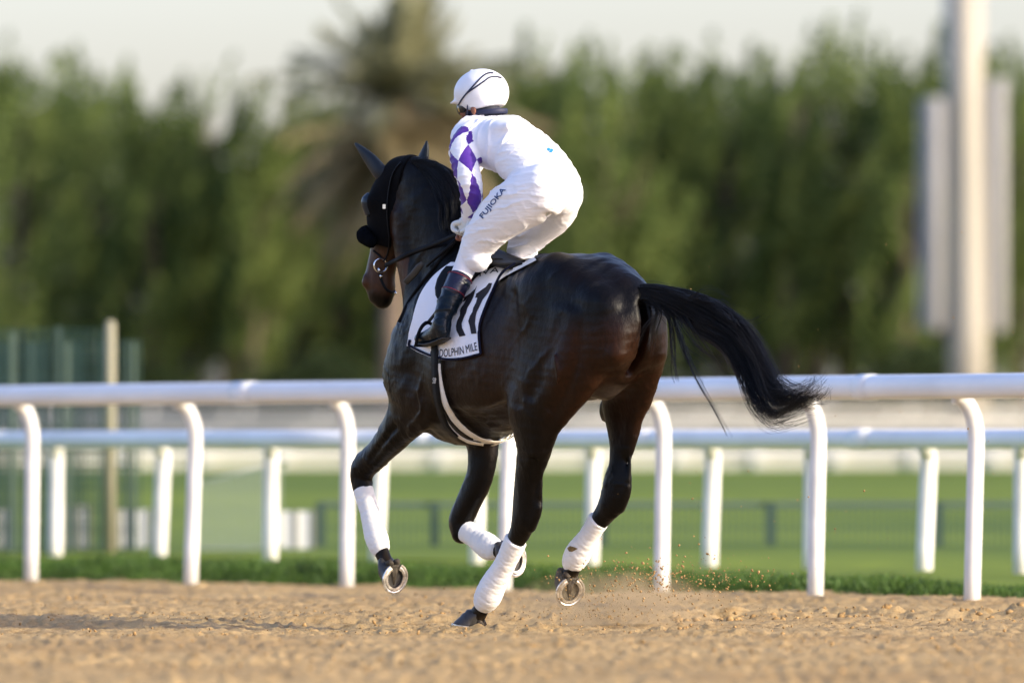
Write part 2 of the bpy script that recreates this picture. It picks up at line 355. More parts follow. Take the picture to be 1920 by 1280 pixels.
def coat_attr(P):
    blk = np.array((.0020, .0016, .0016)); brn = np.array((.026, .012, .006)); red = np.array((.036, .012, .004))
    a, b, z = P[:, 0], P[:, 1], P[:, 2]
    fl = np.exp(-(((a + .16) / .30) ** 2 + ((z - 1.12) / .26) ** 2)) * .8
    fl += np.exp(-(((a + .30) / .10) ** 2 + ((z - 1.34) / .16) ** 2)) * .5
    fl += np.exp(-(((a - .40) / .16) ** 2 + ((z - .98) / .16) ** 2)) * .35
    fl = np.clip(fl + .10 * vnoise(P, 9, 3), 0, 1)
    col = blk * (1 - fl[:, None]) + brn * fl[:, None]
    inner = dsm(z, .75, .95) * (1 - dsm(z, 1.25, 1.4)) * dsm(-a, .45, .7) * .50
    inner = np.clip(inner * (1 + .2 * vnoise(P, 7, 8)), 0, 1); col = col * (1 - inner[:, None]) + red * inner[:, None]
    t = (P - hp0) @ hax / HL; nr = (np.linalg.norm(P - (hp0 + hax * HL * .8), axis=1) < .26)
    dust = np.clip(dsm(-z, -.55, -.1) * (.35 + .5 * vnoise(P, 30, 6)), 0, 1) * .12; col = col * (1 - dust[:, None]) + np.array((.22, .15, .08)) * dust[:, None]
    mz = dsm(t, .58, .66) * (1 - dsm(t, .93, 1.04)) * nr * .9; col = col * (1 - mz[:, None]) + np.array((.060, .026, .012)) * mz[:, None]
    nk = np.exp(-(((P[:, 0] - .72) / .07) ** 2 + ((z - 1.78) / .2) ** 2)) * .8; col = col * (1 - nk[:, None]) + np.array((.03, .013, .007)) * nk[:, None]
    for q, r in ((H(1148, 742, .0), .085),):
        m = np.exp(-(np.linalg.norm(P - q, axis=1) / r) ** 4) * .7; col = col * (1 - m[:, None]) + np.array((.075, .062, .052)) * m[:, None]
    return {'coat': ('FLOAT_COLOR', np.hstack((col, np.ones((len(P), 1)))))}
hf = horse_field()
M_coat = mat('horse_coat', rough=.38, spec=.15, attr='coat', noise=((60, 60, 20), .22, 4), bump=[((55, 55, 28), .0022), ((320, 320, 90), .0010)], sheen=0)
M_coat.node_tree.nodes['Principled BSDF'].inputs['Sheen Roughness'].default_value = .4
def normals(P, Fq):
    e1 = P[Fq[:, 2]] - P[Fq[:, 0]]; e2 = P[Fq[:, 3]] - P[Fq[:, 1]]; n = np.cross(e1, e2); N = np.zeros_like(P)
    for i in range(4):
        for d in range(3): N[:, d] += np.bincount(Fq[:, i], n[:, d], len(P))
    return N / (np.linalg.norm(N, axis=1)[:, None] + 1e-12)
def folds(P, axis, freq, warp, seed, sharp=2.0):
    """long creases roughly square to an axis, wandering and broken up"""
    ph = P @ np.array(axis, dtype=float) * freq + warp * vnoise(P, 9, seed) + .6 * vnoise(P, 24, seed + 1)
    return (1 - np.abs(np.sin(ph))) ** sharp * np.clip(.5 + vnoise(P, 7, seed + 2), 0, 1)
def horse_disp(P, Fq):      # muscle strands, shallow hollows and a net of veins
    N = normals(P, Fq); z = P[:, 2]; body = dsm(z, .55, .80); head = np.exp(-(np.linalg.norm(P - hd_pt(.5), axis=1) / .28) ** 4)
    v = vnoise(P, 8.5, 21) + .25 * vnoise(P, 26, 22); vein = np.exp(-(v / .045) ** 2) * np.clip(.4 + vnoise(P, 4, 23), 0, 1) * (1 - dsm(z, 1.35, 1.5))
    st = folds(P, (.85, .2, .45), 17, 1.6, 24, 1.3) * .0055 - .002
    low = folds(P, (.7, .7, .1), 60, 1.0, 28, 1.4) * .0028
    d = body * (st + .0028 * vnoise(P, 16, 27)) * (1 - .6 * head) + vein * .0032 * dsm(z, .35, .6) + (1 - body) * low + head * .0022 * vnoise(P, 32, 29)
    return P + N * d[:, None]
horse, HP = mkf('race_horse', hf, M_coat, None, 2, coat_attr, horse_disp)
tag(horse, 'black-brown racehorse cantering away, wearing a black hood and white leg bandages', 'horse')
bvh_h = BVHTree.FromPolygons([tuple(v) for v in toW(HP)], [tuple(int(i) for i in p.vertices) for p in horse.data.polygons])
camP = Vector((0, -D, CH))
def ray(bvh, px, py, off=0.0, default=None):
    d = Vector(((px - 960) / F, 1, (HY - py) / F)).normalized()
    p, n, i, t = bvh.ray_cast(camP, d)
    if p is None: return default
    if n.dot(d) > 0: n = -n
    return p + n * off
# ------------------------------------------------------------ horse: hooves, bandages, hood, ears
def to_h(p):
    p = np.asarray(p, dtype=np.float64); return np.stack((-CA * p[..., 0] + SA * p[..., 1], SA * p[..., 0] + CA * p[..., 1], p[..., 2]), -1)
def mirror(p): q = to_h(p); q[..., 1] *= -1; return toW(q)
M_hoof = mat('hoof_horn', (.030, .027, .025), .5, noise=((60, 60, 25), .35, 3), bump=[((90, 90, 30), .001)])
M_hoofd = mat('dirty_hoof_horn', (.085, .070, .045), .75, noise=((70, 70, 70), .5, 4), bump=[((90, 90, 90), .003)])
M_shoe = mat('aluminium_shoe', (.66, .63, .58), .42, metal=1.0, noise=((45, 45, 45), .45, 4), bump=[((60, 60, 60), .0010)])
M_sole = mat('hoof_sole', (.045, .034, .022), .8, noise=((80, 80, 80), .5, 4), bump=[((70, 70, 70), .003)])
def hoof(pos, down, toe, m, parent, label=None, h=.072, sc=1.0):
    d = Vector(down).normalized(); t = Vector(toe); t = (t - d * t.dot(d)).normalized(); y = d.cross(t)
    def L(x, yy, z): return Vector(pos) + (t * x + y * yy + d * z) * sc
    n = 28; mb = MB(); rings = []
    for k, z in enumerate((-.012, 0, .006, .02, .04, .06, h, h, h - .004)):
        g = min(max(z / h, 0), 1); rl = .043 + .020 * g; rw = .041 + .017 * g; cx = .004 + .026 * g
        if k == 0: rl, rw = .036, .034
        if k == 2: rl += .003; rw += .003
        if k == 7: rl -= .002; rw -= .002
        if k == 8: rl -= .020; rw -= .020
        ring = []
        for i in range(n):
            a = 2 * math.pi * i / n; c, s = math.cos(a), math.sin(a)
            x = c * rl if c > 0 else c * rl * .82
            if c < -.75: x += .010 * (abs(c) - .75) * 4 * (1 - abs(s))      # notch between the heels
            ring.append(L(cx + x - (.012 * (1 - g) if c < 0 else 0), s * rw * (1 - .10 * max(-c, 0)), z - .016 * max(-c, 0) * (1 - g)))
        rings.append(ring)
    v = [p for r in rings for p in r]; f = [(k * n + i, k * n + (i + 1) % n, (k + 1) * n + (i + 1) % n, (k + 1) * n + i) for k in range(len(rings) - 1) for i in range(n)]
    f.append(tuple(range(n))[::-1]); f.append(tuple((len(rings) - 1) * n + i for i in range(n)))
    mb.add(v, f); ho = mb.build('hoof', m, parent)
    s = MB(); path = []                                                     # U-shaped shoe with a fuller groove
    m_ = 26
    for i in range(m_ + 1):
        a = math.radians(-152 + 304 * i / m_); c, q = math.cos(a), math.sin(a)
        path.append((c * (.056 if c > 0 else .048) + .030, q * .051 * (1 - .08 * max(-c, 0))))
    prof = [(-.014, 0), (.010, 0), (.010, .006), (.004, .007), (.0, .005), (-.005, .007), (-.014, .006)]; vv = []
    for i, (x, yy) in enumerate(path):
        x0, y0 = path[max(i - 1, 0)]; x1, y1 = path[min(i + 1, m_)]; tx, ty = x1 - x0, y1 - y0; l = math.hypot(tx, ty); nx_, ny_ = ty / l, -tx / l
        for o, z in prof: vv.append(L(x + nx_ * o, yy + ny_ * o, h + .0005 + z))
    P = len(prof); ff = [(i * P + k, i * P + (k + 1) % P, (i + 1) * P + (k + 1) % P, (i + 1) * P + k) for i in range(m_) for k in range(P)]
    ff += [tuple(range(P))[::-1], tuple(m_ * P + k for k in range(P))]
    s.add(vv, ff); s.build('horseshoe', M_shoe, ho, smooth=False)
    g = MB()                                                                # the V-shaped frog and the sole inside the shoe
    g.add([L(.062,0,h-.001), L(-.022,-.020,h+.003), L(-.022,-.004,h+.004), L(.012,0,h-.002), L(-.022,.004,h+.004), L(-.022,.020,h+.003), L(-.02,-.022,h-.008), L(-.02,.022,h-.008), L(.064,0,h-.008)],
          [(0,3,2,1),(0,5,4,3),(1,2,6),(4,5,7),(0,1,6,8),(5,0,8,7),(2,3,4,7,6)])
    for sg in (-1, 1):
        g.tube([L(-.020, sg * .018, h - .030), L(-.028, sg * .017, h - .012), L(-.024, sg * .014, h + .001)], [.012, .017, .010], 8)
    g.build('frog', M_sole, ho)
    return ho
def wdir(x, y, z): return (x, y, z)
hoof(HW(893,1150,-.12), (-.12,.05,-1), (-.93,.36,-.05), M_hoof, horse, h=.050, sc=1.12)
hoof(HW(725,1062,-.13), (.60,-.76,-.22), (.12,.02,-1), M_hoof, horse, h=.055, sc=1.15)
hoof(HW(1059,1082,.13), (.42,-.80,-.36), (-.03,.15,-1), M_hoofd, horse, h=.055, sc=1.17)
hoof(HW(944,1032,.12), (.74,-.62,-.06), (.22,.0,-1), M_hoof, horse, h=.055, sc=1.2)
M_wrap = mat('white_bandage', (.84, .83, .80), .85, sheen=.3, bump=[((20, 20, 90), .0016), ((10, 10, 24), .004), ((500, 500, 500), .0006)])
def bandage(rows, name='leg_bandage', label=None):
    P = np.array([r[:3] for r in rows]); lo = P.min(0) - .1; hi = P.max(0) + .1
    f = Field(lo, hi, .0042); f.chain(rows, .01, cap=.010, grow=.0035)
    def wrinkle(Q, Fq):
        ax_ = (P[-1] - P[0]); ax_ /= np.linalg.norm(ax_); s_ = (Q - P[0]) @ ax_; c = (P[0] + np.outer(s_, ax_)); n = Q - c; n /= np.linalg.norm(n, axis=1)[:, None] + 1e-6
        ang = n @ np.array((.3, .8, .5))
        return Q + n * (np.abs(np.sin(s_ * 95 + ang * 1.6 + vnoise(Q, 25, 4) * 1.2)) ** .7 * .0016 + .0016 * vnoise(Q, 40, 2))[:, None]
    o, _ = mkf(name, f, M_wrap, horse, 1, disp=wrinkle); return o
bandage([hc(967,1013,-.125,.044,.050), hc(945,1060,-.12,.042,.047), hc(925,1096,-.12,.052,.057), hc(915,1117,-.12,.052,.060), hc(906,1131,-.12,.038,.042)])
rb_ = bandage([hc(1122,975,.133,.040,.048), hc(1103,1006,.13,.037,.042), hc(1086,1033,.13,.049,.056), hc(1077,1048,.13,.047,.054), hc(1072,1058,.13,.036,.04)])
bandage([hc(681,918,-.13,.040,.044), hc(693,960,-.13,.036,.042), hc(704,1002,-.13,.044,.052), hc(709,1018,-.13,.043,.050), hc(714,1030,-.13,.033,.038)])
bandage([hc(876,996,.12,.043,.047), hc(893,1009,.12,.039,.044), hc(912,1022,.12,.045,.056), hc(922,1027,.12,.041,.050), hc(929,1029,.12,.034,.038)])
# a muddy splash on the right hind bandage and pale chestnuts and nicks on the legs are marks of the coat itself
M_mud = mat('mud', (.22, .14, .04), .9, noise=((90, 90, 90), .4, 3))
bv = BVHTree.FromObject(rb_, bpy.context.evaluated_depsgraph_get())
def patch(bvh, pts, off, name, m, parent, nsub=3, label=None):
    bm = bmesh.new(); vs_ = [bm.verts.new((x, y, 0)) for x, y in pts]; bm.faces.new(vs_)
    bmesh.ops.triangulate(bm, faces=bm.faces[:])
    for _ in range(nsub):
        es = [e for e in bm.edges if (e.verts[0].co - e.verts[1].co).length > 2.2]
        if not es: break
        bmesh.ops.subdivide_edges(bm, edges=es, cuts=1); bmesh.ops.triangulate(bm, faces=bm.faces[:])
    V = []; last = None
    for v in bm.verts:
        p = ray(bvh, v.co.x, v.co.y, off)
        if p is None: p = WP(v.co.x, v.co.y, (last.y if last else 0))
        last = p; V.append(p)
    bm.verts.index_update(); Fc = [tuple(v.index for v in f.verts) for f in bm.faces]; bm.free()
    return mk(name, V, Fc, m, parent)
bvb = BVHTree.FromPolygons([tuple(v.co) for v in rb_.data.vertices], [tuple(p.vertices) for p in rb_.data.polygons])
patch(bvb, [(1064,1027),(1069,1023),(1077,1025),(1084,1028),(1078,1031),(1073,1034),(1067,1033)], .0015, 'mud_splash', M_mud, rb_)
M_hood = mat('black_hood_cloth', (.0016, .0017, .0024), .9, spec=.12, bump=[((300, 300, 300), .0006)])
hfd = Field((.35, -.40, 1.35), (1.15, .25, 2.25), .006); head_into(hfd, .007, .03)
hfd.chain([(.62,-.045,1.98,.085,.11),(.665,-.055,2.01,.078,.105),(*hd_pt(.06,-.01),.072,.092)], .04)
hfd.half(hd_pt(.60, 0), hax + hfn * .05); hfd.half(hd_pt(.1, -.075), -hfn * 1.0 + hax * .10)
hood, _ = mkf('hood', hfd, M_hood, horse, 2)
M_ear = mat('ear_cover_cloth', (.006, .010, .016), .5, spec=.3, bump=[((200, 200, 200), .0005)])
def ear(pts, cup):
    P = np.array([q[:3] for q in pts]); f = Field(P.min(0) - .08, P.max(0) + .08, .0035); f.chain(pts, .01, side=cup, sub=5)
    mkf('ear_cover', f, M_ear, horse, 1)
ear([hc(722,334,-.10,.030,.034), hc(712,322,-.115,.026,.040), hc(697,303,-.125,.020,.036), hc(680,284,-.135,.014,.022), hc(667,270,-.14,.006,.008)], (0,1,0))
ear([hc(786,326,.02,.026,.03), hc(792,304,.03,.020,.036), hc(796,288,.035,.015,.026), hc(799,275,.038,.010,.015), hc(800,265,.04,.004,.006)], (0,1,0))

# ------------------------------------------------------------ hair of tail and mane
M_hair = mat('horse_hair', (.0030, .0028, .0034), .40, spec=.35)
def strands(name, groups, parent, seg=26, sides=3):
    """groups: (guides [list of polylines], count, spread, radius, wander)"""
    V = []; Fq = []; base = 0
    for guides, count, spread, rad, wander in groups:
        G = []
        for g in guides:
            g = np.array([tuple(p) for p in g], dtype=float); q = crom(g, 6); L = np.r_[0, np.cumsum(np.linalg.norm(np.diff(q, axis=0), axis=1))]; t = np.linspace(0, L[-1], seg)
            G.append(np.stack([np.interp(t, L, q[:, i]) for i in range(3)], 1))
        G = np.array(G); ng = len(G); tt = np.linspace(0, 1, seg)[:, None]
        locks = [(int(rng.integers(0, max(ng - 1, 1))), rng.uniform(-.1, 1.1), rng.uniform(0, 6.28, 3), rng.uniform(1, 3.2, 3), rng.normal(size=3)) for _ in range(max(4, count // 22))]
        for _ in range(count):
            lk_ = locks[rng.integers(0, len(locks))]; i, f, ph, fr, lo_ = lk_; f = f + rng.normal(0, .10)
            c = G[i] * (1 - f) + G[i + 1] * f if ng > 1 else G[0].copy()
            c = c + lo_ * spread * 1.2 * tt + rng.normal(size=3) * spread * (.55 - .25 * tt) + wander * tt ** 1.3 * np.sin(ph + fr * tt * 3.14)
            ph = rng.uniform(0, 6.28, 3); fr = rng.uniform(1, 3.2, 3)
            c = c + .28 * wander * tt ** 1.3 * np.sin(ph + fr * tt * 3.14)
            cut = rng.uniform(.45, 1.0) if rng.random() < .78 else 1.0
            m = max(4, int(seg * cut)); c = c[:m]
            r = rad * rng.uniform(.7, 1.3) * np.linspace(1, .15, m) ** .7 * np.minimum(1, np.linspace(.15, m / 3.5, m))
            T = np.gradient(c, axis=0); T /= np.linalg.norm(T, axis=1)[:, None] + 1e-9
            u = np.cross(T, (0.1, .2, 1.0)); u /= np.linalg.norm(u, axis=1)[:, None] + 1e-9; w_ = np.cross(T, u)
            ring = np.stack([c + (u * math.cos(a) + w_ * math.sin(a)) * r[:, None] for a in np.arange(sides) * 6.2832 / sides], 1)
            V.append(ring.reshape(-1, 3)); k = np.arange(m - 1)[:, None] * sides; j = np.arange(sides)[None, :]; j2 = (j + 1) % sides
            Fq.append((np.stack((k + j, k + j2, k + sides + j2, k + sides + j), -1).reshape(-1, 4)) + base); base += m * sides
    return mk(name, np.vstack(V), np.vstack(Fq), M_hair, parent)
def pg(Y0, Y1, *pts):
    n = len(pts); return [WP(x, y, Y0 + (Y1 - Y0) * i / (n - 1)) for i, (x, y) in enumerate(pts)]
tail_main = [
    pg(-.66,-1.20,(1178,546),(1215,538),(1266,546),(1319,560),(1372,586),(1410,622),(1436,668),(1454,698),(1476,722),(1503,737),(1530,728),(1540,712)),
    pg(-.68,-1.18,(1180,550),(1222,546),(1272,560),(1325,585),(1372,615),(1405,655),(1428,700),(1446,735),(1470,745),(1500,742),(1522,738)),
    pg(-.70,-1.15,(1182,554),(1225,556),(1275,578),(1325,612),(1365,648),(1393,690),(1412,725),(1430,752),(1455,768),(1482,758),(1508,742)),
    pg(-.70,-1.12,(1184,558),(1228,566),(1275,592),(1322,622),(1362,652),(1393,690),(1408,728),(1416,756),(1432,776),(1456,790),(1480,780),(1502,768)),
]
tail_curl = [pg(-.85,-1.15,(1300,620),(1355,655),(1390,695),(1408,730),(1420,760),(1440,782),(1462,788),(1485,775),(1500,764),(1525,752)), pg(-.85,-1.18,(1300,610),(1365,645),(1402,690),(1424,735),(1440,765),(1462,772),(1484,766),(1505,756),(1530,748)),
             pg(-.85,-1.18,(1310,600),(1375,630),(1412,680),(1440,720),(1462,742),(1490,748),(1515,746),(1538,736),(1544,716))]
hang1 = [pg(-.72,-.85,(1215,556),(1248,566),(1272,616),(1287,659),(1309,712),(1341,771),(1364,816))]
hang1b = [pg(-.72,-.85,(1220,556),(1252,566),(1276,612),(1292,650),(1314,672),(1335,690)), pg(-.72,-.85,(1218,556),(1250,570),(1270,622),(1284,665),(1300,700),(1318,735))]
hang2 = [pg(-.72,-.80,(1210,556),(1240,570),(1256,606),(1262,655),(1270,715))]
hang3 = [pg(-.74,-.80,(1195,556),(1218,562),(1228,586),(1212,615),(1198,650)), pg(-.74,-.8,(1200,556),(1226,566),(1240,590),(1232,625),(1222,665))]
hang4 = [pg(-.8,-1.0,(1268,590),(1290,622),(1318,650),(1345,678),(1368,690)), pg(-.8,-1.0,(1280,585),(1310,628),(1345,664),(1385,690))]
fly = [pg(-.8,-1.0,(1250,545),(1300,556),(1330,552),(1348,546)), pg(-.8,-1.1,(1300,560),(1350,580),(1390,600),(1412,599))]
strands('tail', [(tail_main[:3], 700, .013, .0012, .036), (tail_main[1:], 640, .013, .0012, .034), (tail_main, 260, .024, .0010, .045), (tail_curl, 300, .008, .0011, .03), (tail_curl[2:], 120, .012, .0010, .04), (tail_curl, 50, .02, .0009, .05),
    (hang1, 26, .004, .0013, .012), (hang1b, 34, .006, .0012, .02), (hang2, 45, .006, .0014, .015), (hang3, 70, .008, .0014, .015), (hang4, 50, .01, .0012, .03), (fly, 60, .016, .0009, .04),
    ([pg(-.64,-.80,(1160,538),(1190,543),(1230,552),(1290,580)), pg(-.64,-.80,(1165,544),(1195,552),(1230,566),(1275,600))], 500, .014, .0019, .01)], horse)
f = Field((-1.15, -.12, 1.3), (-.6, .12, 1.65), .006)                      # the dock under the hair
dockc = [(*to_h(WP(1150,528,-.52)), .05,.045), (*to_h(WP(1182,548,-.64)), .042,.040), (*to_h(WP(1212,553,-.70)), .030,.034), (*to_h(WP(1240,566,-.75)), .016,.020), (*to_h(WP(1256,578,-.78)), .006,.008)]
f.chain(dockc, .03); mkf('dock', f, M_hair, horse, 2)
mg = []
for i in range(9):                                                         # crest from poll to withers, hair falling to the right and back
    t = i / 8; c = crom([(.655,-.05,2.055),(.60,-.04,2.05),(.53,-.02,1.985),(.47,-.005,1.90),(.42,0,1.80)], 4); p = c[int(t * (len(c) - 1))]
    q = [p, p + (-.02, .035, .014), p + (-.045, .075, -.01), p + (-.04, .105, -.08), p + (-.03, .115, -.16)]
    mg.append([Vector(toW(x)[0]) for x in q])
def onneck(pts, off):
    o = []
    for x, y in pts: p = ray(bvh_h, x, y, off); o.append(p if p is not None else WP(x, y, (o[-1].y if o else .6)))
    for k in range(2): o = [o[0]] + [Vector((o[i].x, (o[i-1].y + 2 * o[i].y + o[i+1].y) / 4, o[i].z)) for i in range(1, len(o) - 1)] + [o[-1]]
    return o
mleft = [onneck(p, .012) for p in (((772,304),(800,305),(828,311),(850,328),(861,352),(864,385),(861,410)), ((776,307),(804,312),(828,324),(846,345),(856,372),(858,400),(855,425)),
    ((782,311),(806,322),(826,340),(841,364),(849,390),(851,418)), ((790,318),(808,336),(822,358),(833,385),(838,412),(842,436)), ((800,330),(812,350),(820,374),(826,400),(832,430)))]
strands('mane', [(mg, 900, .010, .0016, .012), (mleft, 1300, .006, .0015, .009), (mleft[:2], 60, .012, .0010, .03)], horse, seg=14)

# ------------------------------------------------------------ tack
def closedown(V, Fc): return V, Fc
def drape_grid(bvh, fn, nu, nv, off, both=True, thick=.004):
    """fn(u, v) -> photo position; the sheet lies on the horse, and its mirror image on the other flank"""
    V = []; 
    for j in range(nv + 1):
        for i in range(nu + 1):
            x, y = fn(i / nu, j / nv); p = ray(bvh, x, y, off)
            if p is None: p = Vector(V[-1]) if V else WP(x, y, 0)
            V.append(tuple(p))
    V = np.array(V); Fc = [(j*(nu+1)+i, j*(nu+1)+i+1, (j+1)*(nu+1)+i+1, (j+1)*(nu+1)+i) for j in range(nv) for i in range(nu)]
    if both:
        n = len(V); V = np.vstack((V, mirror(V))); Fc += [tuple(k + n for k in f[::-1]) for f in Fc]
        Fc += [(i, i + n, i + 1 + n, i + 1) for i in range(nu)]
    return V, Fc
def polyl(P, t):
    P = np.array(P, dtype=float); L = np.r_[0, np.cumsum(np.linalg.norm(np.diff(P, axis=0), axis=1))]; return np.array([np.interp(t * L[-1], L, P[:, i]) for i in (0, 1)])
CF = crom([(x, y, 0) for x, y in ((848,495),(818,518),(796,546),(783,577),(774,610),(766,648))], 6)[:, :2]
CB = crom([(x, y, 0) for x, y in ((968,492),(942,513),(924,549),(908,586),(900,617),(903,664))], 6)[:, :2]
def cloth_uv(u, v):
    p = polyl(CF, v) * (1 - u) + polyl(CB, v) * u; p[1] += 19 * math.sin(math.pi * u) * v ** 2 + 6 * math.sin(math.pi * u) * (1 - v); return p
M_cloth = mat('white_race_cloth', (.86, .86, .90), .8, sheen=.2, bump=[((9, 9, 14), .006), ((600, 600, 600), .0005)])
M_navy = mat('navy_trim', (.004, .006, .022), .8, spec=.2)
M_ink = mat('black_print', (.010, .008, .012), .7)
M_leather = mat('black_leather', (.0045, .005, .0065), .6, spec=.15, bump=[((80, 80, 80), .0008)])
sc_root = empty('saddle_cloth', HW(870, 600, -.28)); tag(sc_root, 'white saddle cloth with navy edging and a black number 11, under the rider\'s boot', 'saddle cloth')
V, Fc = drape_grid(bvh_h, cloth_uv, 44, 40, .013); cl = mk('cloth', V, Fc, M_cloth, sc_root)
bvh_c = BVHTree.FromPolygons([tuple(v) for v in V[:45 * 41]], [f for f in Fc[:44 * 40]])
def strip(bvh, pts, wpx, off, name, m, parent, n=40, both=False, thick=.003, taper=None):
    """a flat band laid on a surface along a path"""
    P = crom([(x, y, 0) for x, y in pts], 8)[:, :2]; V = []; lastY = None
    for i in range(n + 1):
        p = polyl(P, i / n); q = polyl(P, min(i / n + .01, 1)) - polyl(P, max(i / n - .01, 0)); q /= np.linalg.norm(q) + 1e-9; nn = np.array((-q[1], q[0])); w_ = wpx * (taper(i / n) if taper else 1) / 2
        for sgn in (-1, 1):
            x, y = p + nn * w_ * sgn; r = ray(bvh, x, y, off)
            if r is None: r = WP(x, y, lastY if lastY is not None else 0)
            lastY = r.y; V.append(tuple(r))
    V = np.array(V); Fc = [(2*i, 2*i+1, 2*i+3, 2*i+2) for i in range(n)]
    o = mk(name, V, Fc, m, parent); md = o.modifiers.new('thick', 'SOLIDIFY'); md.thickness = thick; md.offset = 0
    if both:
        o2 = mk(name, mirror(V), [f[::-1] for f in Fc], m, parent); md = o2.modifiers.new('thick', 'SOLIDIFY'); md.thickness = thick; md.offset = 0
    return o
edge = [cloth_uv(0.008, v) for v in np.linspace(.25, .99, 14)] + [cloth_uv(u, .99) for u in np.linspace(.05, .985, 14)] + [cloth_uv(.985, v) for v in np.linspace(.95, .0, 16)]
strip(bvh_c, edge[13:], 4.0, .003, 'edging', M_navy, sc_root, 110, both=True)
strip(bvh_c, edge[12:24], 4.5, .0035, 'edging', M_navy, sc_root, 60, both=True)
def ptext(txt, fn, size, bvh, off, name, m, parent, font_scale=(1, 1), nsub=3, bold=0.0):
    """lettering: glyph outlines laid out in the unit strip, mapped by fn(x, y) to the photo and pressed onto a surface"""
    cu = bpy.data.curves.new(name, 'FONT'); cu.body = txt; cu.size = 1; cu.fill_mode = 'FRONT'; cu.resolution_u = 3; cu.offset = bold
    ob = bpy.data.objects.new('tmp', cu); C.objects.link(ob); dg = bpy.context.evaluated_depsgraph_get(); dg.update()
    me = bpy.data.meshes.new_from_object(ob.evaluated_get(dg)); bm = bmesh.new(); bm.from_mesh(me)
    bpy.data.objects.remove(ob); bpy.data.curves.remove(cu); bpy.data.meshes.remove(me)
    bmesh.ops.triangulate(bm, faces=bm.faces[:])
    for _ in range(nsub):
        es = [e for e in bm.edges if e.calc_length() > .15]
        if not es: break
        bmesh.ops.subdivide_edges(bm, edges=es, cuts=1); bmesh.ops.triangulate(bm, faces=bm.faces[:])
    x1 = max(v.co.x for v in bm.verts); V = []; last = 0
    for v in bm.verts:
        px, py = fn(v.co.x / x1, v.co.y); p = ray(bvh, px, py, off)
        if p is None: p = WP(px, py, last)
        last = p.y; V.append(p)
    bm.verts.index_update(); Fc = [tuple(v.index for v in f.verts) for f in bm.faces]; bm.free()
    return mk(name, V, Fc, m, parent, smooth=True)
def base_line(P, hgt, slant=0):
    P = crom([(x, y, 0) for x, y in P], 8)[:, :2]
    def fn(x, y):
        p = polyl(P, x); q = polyl(P, min(x + .02, 1)) - polyl(P, max(x - .02, 0)); q /= np.linalg.norm(q); up = np.array((q[1], -q[0])); return p + up * y * hgt / .73 + q * slant * y
    return fn
ptext('GODOLPHIN MILE', base_line([(806,669),(830,669),(862,665),(896,656)], 15.5, 2), 1, bvh_c, .0022, 'race_title', M_navy, sc_root, bold=0)
ptext('IVA', base_line([(898,520),(912,514),(935,511)], 10, 5), 1, bvh_c, .0022, 'top_lettering', M_navy, sc_root)
def Z(pts): return [(750 + x / 6.096, 480 + y / 6.096) for x, y in pts]      # traced from a 6.1x enlargement
patch(bvh_c, Z([(886,335),(862,378),(835,402),(808,428),(742,470),(736,492),(718,522),(742,520),(765,492),(735,545),(703,590),(690,620),(688,680),(655,745),(643,800),(648,850),(684,922),(752,908),(735,870),(712,820),(708,770),(730,710),(758,650),(775,590),(812,530),(845,460),(862,400)]), .0022, 'number', M_ink, sc_root, 4)
patch(bvh_c, Z([(1056,312),(1018,312),(985,355),(940,385),(872,435),(868,462),(858,478),(888,476),(872,535),(842,590),(830,640),(800,690),(783,745),(800,800),(818,890),(878,884),(868,820),(860,770),(866,700),(880,640),(915,570),(948,500),(1010,420),(1040,365)]), .0022, 'number', M_ink, sc_root, 4)
def edgel(P): return crom([(x, y, 0) for x, y in P], 6)[:, :2]
PT, PB = edgel([(944,512),(955,501),(972,492),(1004,485)]), edgel([(934,531),(952,519),(975,507),(1008,490)])
V, Fc = drape_grid(bvh_h, lambda u, v: polyl(PT, u) * (1 - v) + polyl(PB, u) * v, 24, 6, .009, both=True)
M_pad = mat('white_pad', (.72, .68, .62), .9, bump=[((30, 30, 60), .003)])
pad = mk('under_pad', V, Fc, M_pad, sc_root)
# saddle, flap, stirrup, girths
sd = empty('saddle', HW(930, 490, 0)); tag(sd, 'small black racing saddle with stirrup and white girth webbing, on the racehorse\'s back', 'saddle')
f = Field((-.45, -.30, 1.35), (.40, .30, 1.80), .005)
f.chain([(-.31,0,1.612,.09,.018),(-.22,0,1.612,.125,.022),(-.05,0,1.608,.12,.022),(.10,0,1.635,.11,.028),(.19,0,1.662,.085,.034),(.24,0,1.672,.05,.03)], .02)
f.chain([(-.30,-.02,1.625,.03,.03),(-.27,0,1.635,.07,.018),(-.24,0,1.63,.05,.015)], .02)
mkf('seat', f, M_leather, sd, 2)
fl = patch(bvh_c, [(850,500),(838,500),(829,510),(821,524),(817,540),(818,554),(824,566),(836,574),(856,572),(870,556),(878,540),(890,524),(905,510),(930,500),(958,493),(940,486),(905,484),(875,488)], .006, 'saddle_flap', M_leather, sd, 4)
md = fl.modifiers.new('t', 'SOLIDIFY'); md.thickness = .004
strip(bvh_h, [(822,640),(822,660),(823,700),(826,735),(830,760),(842,792),(862,812)], 12, .022, 'girth', M_leather, sd, 50, both=True, taper=lambda t: 1 if t < .75 else 1 - (t - .75) * 2.6)
M_web = mat('white_webbing', (.74, .70, .62), .75, bump=[((200, 200, 200), .0008)])
strip(bvh_h, [(826,681),(828,700),(833,728),(842,757),(858,784),(880,805),(905,818),(930,822),(952,819)], 10, .018, 'girth_webbing', M_web, sd, 60, both=True, taper=lambda t: 1.0 if t < .6 else 1 - (t - .6) * 2.0)
strip(bvh_h, [(829,753),(834,772),(844,792),(860,810),(880,822),(905,827)], 4.6, .016, 'girth_webbing', M_web, sd, 40, both=True)
